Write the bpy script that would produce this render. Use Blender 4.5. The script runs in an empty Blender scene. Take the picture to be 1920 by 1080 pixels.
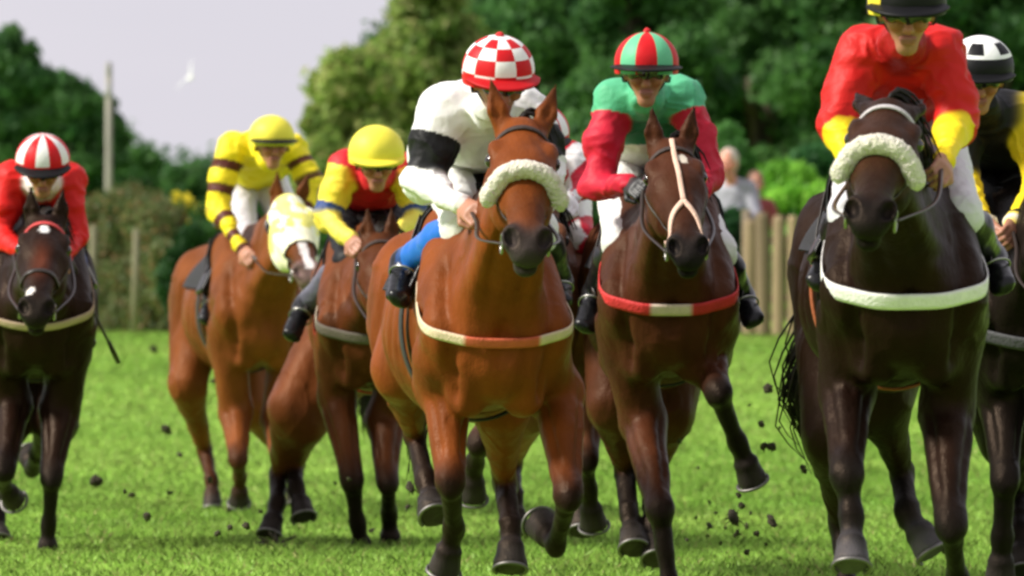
import bpy, math, random
import numpy as np
from mathutils import Vector, Matrix, Euler

# ------------------------------------------------------------------ camera, light, exposure
SC = bpy.context.scene
FPX, HY, HC = 12000.0, 560.0, 1.15          # focal length in photo pixels, horizon row, eye height
cam_d = bpy.data.cameras.new('camera'); cam = bpy.data.objects.new('camera', cam_d)
SC.collection.objects.link(cam); SC.camera = cam
cam.location = (0, 0, HC); cam.rotation_euler = (math.radians(90), 0, 0)
cam_d.sensor_width = 36.0; cam_d.lens = FPX / 1920 * 36.0
cam_d.shift_y = (HY - 540) / 1920
cam_d.clip_start = 0.5; cam_d.clip_end = 6000
cam_d.dof.use_dof = True; cam_d.dof.focus_distance = 22.5; cam_d.dof.aperture_fstop = 5.6

SUN_DIR = Vector((-0.92, -0.22, 0.80)).normalized()      # from the scene towards the sun
SC.world = bpy.data.worlds.new('World'); SC.world.use_nodes = True
nt = SC.world.node_tree; nt.nodes.clear()
wo = nt.nodes.new('ShaderNodeOutputWorld'); bg = nt.nodes.new('ShaderNodeBackground')
sky = nt.nodes.new('ShaderNodeTexSky'); sky.sky_type = 'NISHITA'; sky.sun_disc = False
sky.sun_elevation = math.asin(SUN_DIR.z); sky.sun_rotation = math.atan2(SUN_DIR.x, SUN_DIR.y)
sky.air_density = 1.0; sky.dust_density = 3.0; sky.altitude = 0
tc = nt.nodes.new('ShaderNodeTexCoord'); mp = nt.nodes.new('ShaderNodeMapping'); mp.inputs['Scale'].default_value = (1, 1, 5)
cn = nt.nodes.new('ShaderNodeTexNoise'); cn.inputs['Scale'].default_value = 2.2; cn.inputs['Detail'].default_value = 6
cr = nt.nodes.new('ShaderNodeValToRGB')
cr.color_ramp.elements[0].position = 0.3; cr.color_ramp.elements[0].color = (7.6, 7.35, 8.2, 1)
cr.color_ramp.elements[1].position = 0.75; cr.color_ramp.elements[1].color = (9.2, 8.7, 9.3, 1)
mx = nt.nodes.new('ShaderNodeMixRGB'); mx.inputs[0].default_value = 0.88      # thin high overcast over the clear sky
nt.links.new(tc.outputs['Generated'], mp.inputs[0]); nt.links.new(mp.outputs[0], cn.inputs['Vector'])
nt.links.new(cn.outputs['Fac'], cr.inputs[0]); nt.links.new(sky.outputs[0], mx.inputs[1]); nt.links.new(cr.outputs[0], mx.inputs[2])
nt.links.new(mx.outputs[0], bg.inputs[0]); bg.inputs[1].default_value = 0.08; nt.links.new(bg.outputs[0], wo.inputs[0])
sd = bpy.data.lights.new('sun', 'SUN'); sun = bpy.data.objects.new('sun', sd); SC.collection.objects.link(sun)
sd.energy = 4.9; sd.angle = math.radians(10.0); sd.color = (1.0, 0.95, 0.86)
sun.rotation_euler = SUN_DIR.to_track_quat('Z', 'Y').to_euler(); sun.location = (-20, -10, 30)
SC.view_settings.view_transform = 'Standard'; SC.view_settings.look = 'None'
SC.view_settings.exposure = 0.35; SC.view_settings.gamma = 1.0
SC.cycles.filter_width = 2.8
SC.cycles.max_bounces = 6; SC.cycles.transparent_max_bounces = 4

# ------------------------------------------------------------------ helpers
rng = np.random.default_rng(7); random.seed(7)
COL = SC.collection.objects
def V(*a): return np.array(a, dtype=np.float64)
def nrm(v): return v / (np.linalg.norm(v) + 1e-12)
def at(px, py, d):                                         # a photo pixel at a distance -> a point
    return V((px - 960) * d / FPX, d, HC + (HY - py) * d / FPX)
def ground_z(y):
    t = np.clip((np.asarray(y, float) - 37.0) / 31.0, 0, 1)
    return 0.78 * t * t * (3 - 2 * t)
def tag(o, label=None, cat=None, group=None, kind=None):
    if label: o['label'] = label
    if cat: o['category'] = cat
    if group: o['group'] = group
    if kind: o['kind'] = kind
    return o
def empty(name, loc=(0, 0, 0), rz=0.0, parent=None):
    o = bpy.data.objects.new(name, None); COL.link(o); o.location = loc; o.rotation_euler = (0, 0, rz)
    o.empty_display_size = 0.2
    if parent: o.parent = parent
    return o
def mk(name, vs, fs, mat, parent=None, cols=None, smooth=True, fcols=None, off=None):
    """fs: an (n,4)/(n,3) int array or list of tuples; cols per vertex, fcols per face."""
    vs = np.asarray(vs, dtype=np.float32).reshape(-1, 3)
    if off is not None: vs = vs - np.asarray(off, np.float32)
    me = bpy.data.meshes.new(name)
    if isinstance(fs, np.ndarray):
        n, k = fs.shape; li = fs.reshape(-1).astype(np.int32)
        ls = (np.arange(n) * k).astype(np.int32); lt = np.full(n, k, np.int32)
    else:
        lt = np.array([len(f) for f in fs], np.int32); ls = np.concatenate([[0], np.cumsum(lt)[:-1]]).astype(np.int32)
        li = np.array([i for f in fs for i in f], np.int32); n = len(lt)
    me.vertices.add(len(vs)); me.vertices.foreach_set('co', vs.ravel())
    me.loops.add(len(li)); me.loops.foreach_set('vertex_index', li)
    me.polygons.add(n); me.polygons.foreach_set('loop_start', ls); me.polygons.foreach_set('loop_total', lt)
    if smooth: me.polygons.foreach_set('use_smooth', np.ones(n, bool))
    me.update(calc_edges=True)
    if cols is not None:
        a = me.color_attributes.new('Col', 'FLOAT_COLOR', 'POINT')
        c = np.ones((len(vs), 4), np.float32); c[:, :3] = cols; a.data.foreach_set('color', c.ravel())
    elif fcols is not None:
        a = me.color_attributes.new('Col', 'FLOAT_COLOR', 'CORNER')
        c = np.ones((len(li), 4), np.float32); c[:, :3] = np.repeat(np.asarray(fcols, np.float32), lt, axis=0)
        a.data.foreach_set('color', c.ravel())
    if mat: me.materials.append(mat)
    o = bpy.data.objects.new(name, me); COL.link(o)
    if parent: o.parent = parent
    return o

# value noise
_tab = rng.random((32, 32, 32)).astype(np.float32)
def vnoise(p):
    p = np.asarray(p, np.float32); i = np.floor(p).astype(np.int64); f = p - i; f = f * f * (3 - 2 * f); i &= 31; j = (i + 1) & 31
    x0, y0, z0 = i[:, 0], i[:, 1], i[:, 2]; x1, y1, z1 = j[:, 0], j[:, 1], j[:, 2]; fx, fy, fz = f[:, 0], f[:, 1], f[:, 2]
    a = _tab[x0, y0, z0] * (1 - fx) + _tab[x1, y0, z0] * fx; b = _tab[x0, y1, z0] * (1 - fx) + _tab[x1, y1, z0] * fx
    c = _tab[x0, y0, z1] * (1 - fx) + _tab[x1, y0, z1] * fx; d = _tab[x0, y1, z1] * (1 - fx) + _tab[x1, y1, z1] * fx
    return (a * (1 - fy) + b * fy) * (1 - fz) + (c * (1 - fy) + d * fy) * fz
def fbm(p, oct=3):
    s = 0; a = 0.5; p = np.asarray(p, np.float32)
    for _ in range(oct): s = s + a * vnoise(p); p = p * 2.03 + 11.7; a *= 0.5
    return s / (1 - 0.5 ** oct)

# ------------------------------------------------------------------ materials
MATS = {}
def mat(name, col=None, rough=0.6, spec=0.5, vcol=False, metal=0.0, sheen=0.0, coat=0.0, bump=0.0, bscale=30.0, var=0.15,
        vscale=8.0, stretch=(1, 1, 1), trans=0.0, sss=0.0, hairy=False, stint=(1, 1, 1)):
    if name in MATS: return MATS[name]
    m = bpy.data.materials.new(name); m.use_nodes = True; t = m.node_tree; b = t.nodes['Principled BSDF']
    b.inputs['Roughness'].default_value = rough; b.inputs['Specular IOR Level'].default_value = spec
    b.inputs['Metallic'].default_value = metal; b.inputs['Sheen Weight'].default_value = sheen
    b.inputs['Specular Tint'].default_value = (*stint, 1); b.inputs['Coat Weight'].default_value = coat; b.inputs['Coat Roughness'].default_value = 0.15
    tcn = t.nodes.new('ShaderNodeTexCoord'); mpn = t.nodes.new('ShaderNodeMapping'); mpn.inputs['Scale'].default_value = stretch
    t.links.new(tcn.outputs['Object'], mpn.inputs[0])
    if vcol:
        src = t.nodes.new('ShaderNodeVertexColor'); src.layer_name = 'Col'; so = src.outputs['Color']
    else:
        src = t.nodes.new('ShaderNodeRGB'); src.outputs[0].default_value = (*col, 1); so = src.outputs[0]
    nz = t.nodes.new('ShaderNodeTexNoise'); nz.inputs['Scale'].default_value = vscale; nz.inputs['Detail'].default_value = 5
    t.links.new(mpn.outputs[0], nz.inputs['Vector'])
    mr = t.nodes.new('ShaderNodeMapRange'); mr.inputs[1].default_value = 0.25; mr.inputs[2].default_value = 0.75
    mr.inputs[3].default_value = 1 - var; mr.inputs[4].default_value = 1 + var
    t.links.new(nz.outputs['Fac'], mr.inputs[0])
    vm = t.nodes.new('ShaderNodeVectorMath'); vm.operation = 'SCALE'
    t.links.new(so, vm.inputs[0]); t.links.new(mr.outputs[0], vm.inputs['Scale']); t.links.new(vm.outputs[0], b.inputs['Base Color'])
    if bump > 0:
        n2 = t.nodes.new('ShaderNodeTexNoise'); n2.inputs['Scale'].default_value = bscale; n2.inputs['Detail'].default_value = 4
        t.links.new(mpn.outputs[0], n2.inputs['Vector'])
        bp = t.nodes.new('ShaderNodeBump'); bp.inputs['Strength'].default_value = bump; bp.inputs['Distance'].default_value = 0.02
        if hairy:
            n3 = t.nodes.new('ShaderNodeTexNoise'); n3.inputs['Scale'].default_value = 170; n3.inputs['Detail'].default_value = 3; t.links.new(mpn.outputs[0], n3.inputs['Vector'])
            n4 = t.nodes.new('ShaderNodeTexNoise'); n4.inputs['Scale'].default_value = 5; n4.inputs['Detail'].default_value = 6; n4.inputs['Roughness'].default_value = .7; t.links.new(mpn.outputs[0], n4.inputs['Vector'])
            b3 = t.nodes.new('ShaderNodeBump'); b3.inputs['Strength'].default_value = .35; b3.inputs['Distance'].default_value = .006; t.links.new(n3.outputs['Fac'], b3.inputs['Height']); t.links.new(b3.outputs[0], bp.inputs['Normal'])
            m4 = t.nodes.new('ShaderNodeMapRange'); m4.inputs[1].default_value = .35; m4.inputs[2].default_value = .65; m4.inputs[3].default_value = .34; m4.inputs[4].default_value = .62; t.links.new(n4.outputs['Fac'], m4.inputs[0]); t.links.new(m4.outputs[0], b.inputs['Roughness'])
        t.links.new(n2.outputs['Fac'], bp.inputs['Height']); t.links.new(bp.outputs[0], b.inputs['Normal'])
    if trans > 0:
        tr = t.nodes.new('ShaderNodeBsdfTranslucent'); ms = t.nodes.new('ShaderNodeMixShader'); ms.inputs[0].default_value = trans
        t.links.new(vm.outputs[0], tr.inputs[0]); t.links.new(b.outputs[0], ms.inputs[1]); t.links.new(tr.outputs[0], ms.inputs[2])
        t.links.new(ms.outputs[0], t.nodes['Material Output'].inputs[0])
    if sss > 0:
        b.inputs['Subsurface Weight'].default_value = sss; b.inputs['Subsurface Radius'].default_value = (0.01, 0.004, 0.002)
    MATS[name] = m; return m
M_coat = mat('horse_coat', rough=0.42, spec=0.13, stint=(1.0, .70, .48), vcol=True, hairy=True, bump=0.5, bscale=15, var=0.38, vscale=6, stretch=(1, 1, 0.5))
M_cloth = mat('silk_cloth', rough=0.55, spec=0.22, vcol=True, bump=0.22, bscale=24, var=0.05, vscale=10)
M_skin = mat('skin', rough=0.5, vcol=True, var=0.08, sss=0.05)
M_boot = mat('polished_leather', rough=0.3, spec=0.3, vcol=True, var=0.1)
M_leather = mat('dark_leather', (0.022, 0.013, 0.009), rough=0.4)
M_peak = mat('cap_peak', rough=0.5, spec=0.15, vcol=True)
M_paint = mat('cap_cover', rough=0.5, spec=0.2, vcol=True, var=0.05, bump=0.08, bscale=40)
M_wool = mat('sheepskin', (0.78, 0.73, 0.62), rough=0.95, bump=0.9, bscale=120, var=0.12, vscale=30)
M_web = mat('webbing', rough=0.7, vcol=True, var=0.12, vscale=25, bump=0.3, bscale=90)
M_metal = mat('bit_steel', (0.34, 0.33, 0.31), rough=0.35, metal=1.0)
M_iron = mat('shoe_iron', (0.20, 0.19, 0.18), rough=0.55, metal=1.0)
M_lens = mat('goggle_lens', (0.012, 0.012, 0.016), rough=0.08, spec=0.8)
M_eye = mat('dark_eye', (0.012, 0.007, 0.005), rough=0.06, spec=0.8)
M_hair = mat('horse_hair', (0.012, 0.009, 0.007), spec=0.15, rough=0.5, var=0.3, vscale=20)
M_leaf = mat('leaf', rough=0.55, spec=0.3, vcol=True, var=0.25, vscale=1.5, trans=0.45)
M_bark = mat('bark', (0.12, 0.09, 0.065), rough=0.9, bump=0.8, bscale=14, var=0.35, vscale=6, stretch=(1, 1, 0.25))
M_wood = mat('weathered_wood', vcol=True, rough=0.85, bump=0.6, bscale=30, var=0.3, vscale=9, stretch=(1, 1, 0.12))
M_blade = mat('grass_blade', rough=0.5, spec=0.3, vcol=True, var=0.18, vscale=0.6, trans=0.5)
M_soil = mat('turf_soil', (0.035, 0.028, 0.014), rough=0.95, bump=0.8, bscale=60, var=0.5, vscale=40)

# ------------------------------------------------------------------ smooth signed-distance bodies
class Fld:
    def __init__(s): s.P = []
    def add(s, A, B, r1, r2=None, side=(0, 1, 0), k=0.04, col=(0.5, 0.5, 0.5), tag='', cap=None, clip=None, sub=False):
        A = np.array(A, float); B = np.array(B, float)
        if r2 is None: r2 = r1
        r1 = (r1, r1) if np.isscalar(r1) else tuple(r1); r2 = (r2, r2) if np.isscalar(r2) else tuple(r2)
        L = np.linalg.norm(B - A)
        u = (B - A) / L if L > 1e-5 else None
        sd_ = np.array(side, float)
        if u is None:
            sd_ = nrm(sd_); u = nrm(np.cross(sd_, V(0, 0, 1) if abs(sd_[2]) < .9 else V(1, 0, 0)))
        if abs(np.dot(nrm(sd_), u)) > 0.97: sd_ = V(1, 0, 0) if abs(u[0]) < .8 else V(0, 0, 1)
        sv = nrm(sd_ - u * np.dot(sd_, u)); w = np.cross(u, sv)
        s.P.append(dict(A=A, u=u, L=L, s=sv, w=w, r1=r1, r2=r2, c=(cap if cap else None), k=k, col=col, tag=tag, clip=clip, sub=sub))
    def ell(s, C, u, sv, r, **kw):
        """ellipsoid: centre C, axis u (radius r[0]), side sv (radius r[1]), third radius r[2]"""
        C = np.array(C, float); u = nrm(np.array(u, float))
        s.add(C - u * 1e-3, C + u * 1e-3, (r[1], r[2]), side=sv, cap=r[0], **kw)
    def subset(s, *tags):
        f = Fld(); f.P = [p for p in s.P if any(p['tag'].startswith(t) for t in tags)]; return f
    @staticmethod
    def pd(p, X, want=False):
        R = X - p['A'].astype(X.dtype); h = R @ p['u'].astype(X.dtype)
        t = np.clip(h / max(p['L'], 1e-9), 0, 1); e = h - t * p['L']
        a = p['r1'][0] + (p['r2'][0] - p['r1'][0]) * t; b = p['r1'][1] + (p['r2'][1] - p['r1'][1]) * t
        c = p['c'] if p['c'] else np.minimum(a, b)
        v = R @ p['s'].astype(X.dtype); w = R @ p['w'].astype(X.dtype)
        q0 = np.sqrt((v / a) ** 2 + (w / b) ** 2 + (e / c) ** 2); q1 = np.sqrt((v / a ** 2) ** 2 + (w / b ** 2) ** 2 + (e / c ** 2) ** 2) + 1e-9
        d = q0 * (q0 - 1) / q1
        d = np.where(q0 < 0.05, -np.minimum(a, b), d)
        if p['clip'] is not None: d = np.maximum(d, (X - np.asarray(p['clip'][0], X.dtype)) @ np.asarray(p['clip'][1], X.dtype))
        return (d, t, v, w) if want else d
    def ev(s, X):
        X = np.atleast_2d(np.asarray(X, float)); D = np.full(len(X), 0.5)
        for p in s.P: D = s.comb(D, s.pd(p, X), p)
        return D
    @staticmethod
    def comb(D, d, p):
        k = p['k']
        if p['sub']:
            a, b = D, -d; h = np.maximum(k - np.abs(a - b), 0) / k; return np.maximum(a, b) + h * h * k * .25
        h = np.maximum(k - np.abs(D - d), 0) / k; return np.minimum(D, d) - h * h * k * .25
    def grad(s, X, e=0.004):
        G = np.stack([s.ev(X + V(e, 0, 0)) - s.ev(X - V(e, 0, 0)), s.ev(X + V(0, e, 0)) - s.ev(X - V(0, e, 0)), s.ev(X + V(0, 0, e)) - s.ev(X - V(0, 0, e))], 1)
        return G / (np.linalg.norm(G, axis=1, keepdims=True) + 1e-9)
    def snap(s, X, off=0.0, it=5):
        X = np.atleast_2d(np.array(X, float))
        for _ in range(it): X = X - s.grad(X) * (s.ev(X) - off)[:, None] * 0.9
        return X, s.grad(X)
    def mesh(s, res=0.012, infl=0.0):
        lo = np.full(3, 1e9); hi = -lo
        for p in s.P:
            if p['sub']: continue
            r = max(*p['r1'], *p['r2'], p['c'] or 0)
            for q in (p['A'], p['A'] + p['u'] * p['L']): lo = np.minimum(lo, q - r); hi = np.maximum(hi, q + r)
        lo -= 0.03 + infl; hi += 0.03 + infl; n = np.ceil((hi - lo) / res).astype(int) + 1
        M = 0.10; G = np.full(n, M, np.float32)
        ax = [lo[i] + np.arange(n[i]) * res for i in range(3)]
        for p in s.P:
            r = max(*p['r1'], *p['r2'], p['c'] or 0) + infl + p['k'] + 2 * res
            if p['sub']: r += 0.0
            E = np.stack([p['A'], p['A'] + p['u'] * p['L']])
            a = np.clip(((E.min(0) - r - lo) / res).astype(int), 0, n - 1); b = np.clip(((E.max(0) + r - lo) / res).astype(int) + 2, 1, n)
            X = np.stack(np.meshgrid(ax[0][a[0]:b[0]], ax[1][a[1]:b[1]], ax[2][a[2]:b[2]], indexing='ij'), -1).astype(np.float32)
            sh = X.shape[:3]; d = s.pd(p, X.reshape(-1, 3)).reshape(sh).astype(np.float32)
            sl = (slice(a[0], b[0]), slice(a[1], b[1]), slice(a[2], b[2]))
            G[sl] = s.comb(G[sl], d, p)
        G -= infl
        v, f = nets(G, lo, res)
        return v, f
    def colours(s, X, sig=0.010):
        W = np.zeros(len(X)); C = np.zeros((len(X), 3))
        for p in s.P:
            if p['sub'] and p['col'] is None: continue
            if p['col'] is None: continue
            near = np.linalg.norm(X - p['A'] - np.clip((X - p['A']) @ p['u'], 0, p['L'])[:, None] * p['u'], axis=1) < max(*p['r1'], *p['r2'], p['c'] or 0) + 0.1
            if not near.any(): continue
            d, t, v, w = s.pd(p, X[near], True)
            if p['sub']: d = np.abs(d) - 0.004
            ww = np.exp(np.clip(-d / sig, -30, 12)); c = p['col']
            if callable(c): c = c(t, v, w, X[near])
            elif np.ndim(c) == 2: c = np.outer(1 - t, c[0]) + np.outer(t, c[1])
            else: c = np.tile(np.array(c, float), (near.sum(), 1))
            W[near] += ww; C[near] += c * ww[:, None]
        return C / (W[:, None] + 1e-12)
def nets(G, lo, res):
    n = G.shape; ins = G < 0
    c = [ins[i:n[0] - 1 + i, j:n[1] - 1 + j, k:n[2] - 1 + k] for i in (0, 1) for j in (0, 1) for k in (0, 1)]
    any_ = c[0].copy(); all_ = c[0].copy()
    for q in c[1:]: any_ |= q; all_ &= q
    act = any_ & ~all_; idx = np.argwhere(act); N = len(idx)
    ids = np.full(act.shape, -1, np.int64); ids[act] = np.arange(N)
    S = np.zeros((N, 3)); K = np.zeros(N)
    corners = [(i, j, k) for i in (0, 1) for j in (0, 1) for k in (0, 1)]
    gv = {q: G[idx[:, 0] + q[0], idx[:, 1] + q[1], idx[:, 2] + q[2]] for q in corners}
    for q in corners:
        for a in range(3):
            if q[a] == 0:
                r = list(q); r[a] = 1; r = tuple(r); g0, g1 = gv[q], gv[r]; m = (g0 < 0) != (g1 < 0)
                t = g0 / np.where(m, g0 - g1, 1); P = np.tile(np.array(q, float), (N, 1)); P[:, a] += t
                S += P * m[:, None]; K += m
    v = lo + (idx + S / K[:, None]) * res
    F = []
    for a in range(3):
        b, c2 = (a + 1) % 3, (a + 2) % 3
        sl0 = [slice(None)] * 3; sl1 = [slice(None)] * 3; sl0[a] = slice(0, n[a] - 1); sl1[a] = slice(1, n[a])
        i0, i1 = ins[tuple(sl0)], ins[tuple(sl1)]
        e = np.argwhere(i0 != i1); e = e[(e[:, b] > 0) & (e[:, c2] > 0) & (e[:, b] < n[b] - 1) & (e[:, c2] < n[c2] - 1)]
        def cid(db, dc):
            q = e.copy(); q[:, b] -= db; q[:, c2] -= dc; return ids[q[:, 0], q[:, 1], q[:, 2]]
        Q = np.stack([cid(1, 1), cid(0, 1), cid(0, 0), cid(1, 0)], 1); fl = i1[e[:, 0], e[:, 1], e[:, 2]]
        Q[fl] = Q[fl][:, ::-1]; F.append(Q)
    F = np.concatenate(F); F = F[(F >= 0).all(1)]
    return v, F
def vnormals(v, f):
    nn = np.cross(v[f[:, 2]] - v[f[:, 0]], v[f[:, 3]] - v[f[:, 1]]); N = np.zeros_like(v)
    for i in range(4): np.add.at(N, f[:, i], nn)
    return N / (np.linalg.norm(N, axis=1, keepdims=True) + 1e-12)
def smooth_mesh(v, f, it=2, lam=0.5):
    for _ in range(it):
        S = np.zeros_like(v); K = np.zeros(len(v))
        for i in range(4):
            for j in ((i + 1) % 4,):
                np.add.at(S, f[:, i], v[f[:, j]]); np.add.at(K, f[:, i], 1); np.add.at(S, f[:, j], v[f[:, i]]); np.add.at(K, f[:, j], 1)
        v = v + lam * (S / np.maximum(K, 1)[:, None] - v)
    return v

# swept shapes
def frames(P, closed=False):
    P = np.asarray(P, float); T = np.roll(P, -1, 0) - np.roll(P, 1, 0) if closed else np.gradient(P, axis=0)
    return T / (np.linalg.norm(T, axis=1, keepdims=True) + 1e-12)
def resample(P, n):
    P = np.asarray(P, float); s = np.concatenate([[0], np.cumsum(np.linalg.norm(np.diff(P, axis=0), axis=1))]); q = np.linspace(0, s[-1], n)
    return np.stack([np.interp(q, s, P[:, i]) for i in range(3)], 1)
def curve(P, n=24):                                         # smooth curve through points (Catmull-Rom)
    P = np.asarray(P, float)
    if len(P) == 2: return resample(P, n)
    Q = np.vstack([2 * P[0] - P[1], P, 2 * P[-1] - P[-2]]); out = []
    for i in range(1, len(Q) - 2):
        for t in np.linspace(0, 1, 10, endpoint=False):
            a, b, c, d = Q[i - 1:i + 3]; out.append(.5 * (2 * b + (c - a) * t + (2 * a - 5 * b + 4 * c - d) * t * t + (3 * b - a - 3 * c + d) * t ** 3))
    out.append(P[-1]); return resample(out, n)
def tube(P, r, seg=10, closed=False, flat=1.0):
    P = np.asarray(P, float); n = len(P); r = np.broadcast_to(r, (n,)); T = frames(P, closed)
    up = V(0, 0, 1) if abs(T[0][2]) < .9 else V(1, 0, 0); N = nrm(np.cross(T[0], up)); vs = []
    for i in range(n):
        N = nrm(N - T[i] * np.dot(N, T[i])); B = np.cross(T[i], N)
        a = np.linspace(0, 2 * math.pi, seg, endpoint=False)
        vs.append(P[i] + r[i] * (np.outer(np.cos(a), N) + flat * np.outer(np.sin(a), B)))
    vs = np.concatenate(vs); fs = []
    for i in range(n if closed else n - 1):
        j = (i + 1) % n
        for k in range(seg): l = (k + 1) % seg; fs.append((i * seg + k, i * seg + l, j * seg + l, j * seg + k))
    if not closed: fs.append(tuple(range(seg))[::-1]); fs.append(tuple((n - 1) * seg + k for k in range(seg)))
    return vs, fs
def ribbon(P, N, w, th, closed=False):                     # strap lying on a surface: path P, outward N
    P = np.asarray(P, float); n = len(P); T = frames(P, closed); w = np.broadcast_to(w, (n,)); vs = []
    for i in range(n):
        S = nrm(np.cross(N[i], T[i])); o = nrm(N[i])
        for a, b in ((-.5, 0.1), (.5, .1), (.5, 1), (.25, 1.25), (-.25, 1.25), (-.5, 1)): vs.append(P[i] + S * a * w[i] + o * b * th)
    fs = []; m = 6
    for i in range(n if closed else n - 1):
        j = (i + 1) % n
        for k in range(m): l = (k + 1) % m; fs.append((i * m + k, i * m + l, j * m + l, j * m + k))
    if not closed: fs.append(tuple(range(m))[::-1]); fs.append(tuple((n - 1) * m + k for k in range(m)))
    return np.array(vs), fs
class MB:                                                   # collects pieces of ONE part
    def __init__(s): s.v = []; s.f = []; s.c = []; s.n = 0
    def put(s, vf, col=None):
        v, f = vf; f = [tuple(int(i) + s.n for i in q) for q in f]; s.v.append(np.asarray(v, float)); s.f += f
        s.c.append(np.tile(np.array(col if col is not None else (.5, .5, .5), float), (len(v), 1)) if np.ndim(col) < 2 else col); s.n += len(v); return s
    def build(s, name, m, parent=None, smooth=True, off=None):
        return mk(name, np.concatenate(s.v), s.f, m, parent, cols=np.concatenate(s.c), smooth=smooth, off=off)
def ring(fld, C, U, Vv, a0, a1, n, rmax=0.8):              # where rays in a plane leave a body
    A = np.radians(np.linspace(a0, a1, n)); R = np.linspace(0.0, rmax, 64); out = []; dirs = []
    DD = np.outer(np.cos(A), U) + np.outer(np.sin(A), Vv); AL = fld.ev((C + R[None, :, None] * DD[:, None, :]).reshape(-1, 3)).reshape(n, 64)
    for d, D in zip(DD, AL):
        i = np.where(D < 0)[0]
        if len(i) == 0: out.append(C + d * .05); dirs.append(d); continue
        i = i[-1]; i = min(i, len(R) - 2); r = R[i] + (R[i + 1] - R[i]) * D[i] / (D[i] - D[i + 1] + 1e-9); out.append(C + d * r); dirs.append(d)
    return np.array(out), np.array(dirs)
# ------------------------------------------------------------------ horse and rider frame
class HF:
    """local axes of one horse: x forward, y to its left, z up; px() turns a photo pixel at a forward offset into local coordinates"""
    def __init__(s, px, scale, yaw):
        s.D0 = FPX / scale; s.a = math.radians(yaw); d = s.D0 - math.cos(s.a) * .3
        s.X0 = (px - 960) * d / FPX - math.sin(s.a) * .3
    def __call__(s, px, py, xf):
        k = (px - 960) / FPX; ca, sa = math.cos(s.a), math.sin(s.a)
        y = (k * (s.D0 - ca * xf) - s.X0 - sa * xf) / (ca - k * sa); d = s.D0 - ca * xf + sa * y
        return V(xf, y, HC + (HY - py) * d / FPX)
    def root(s, name): return empty(name, (s.X0, s.D0, 0), s.a - math.pi / 2)
BLACK = V(.006, .005, .0045)

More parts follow.
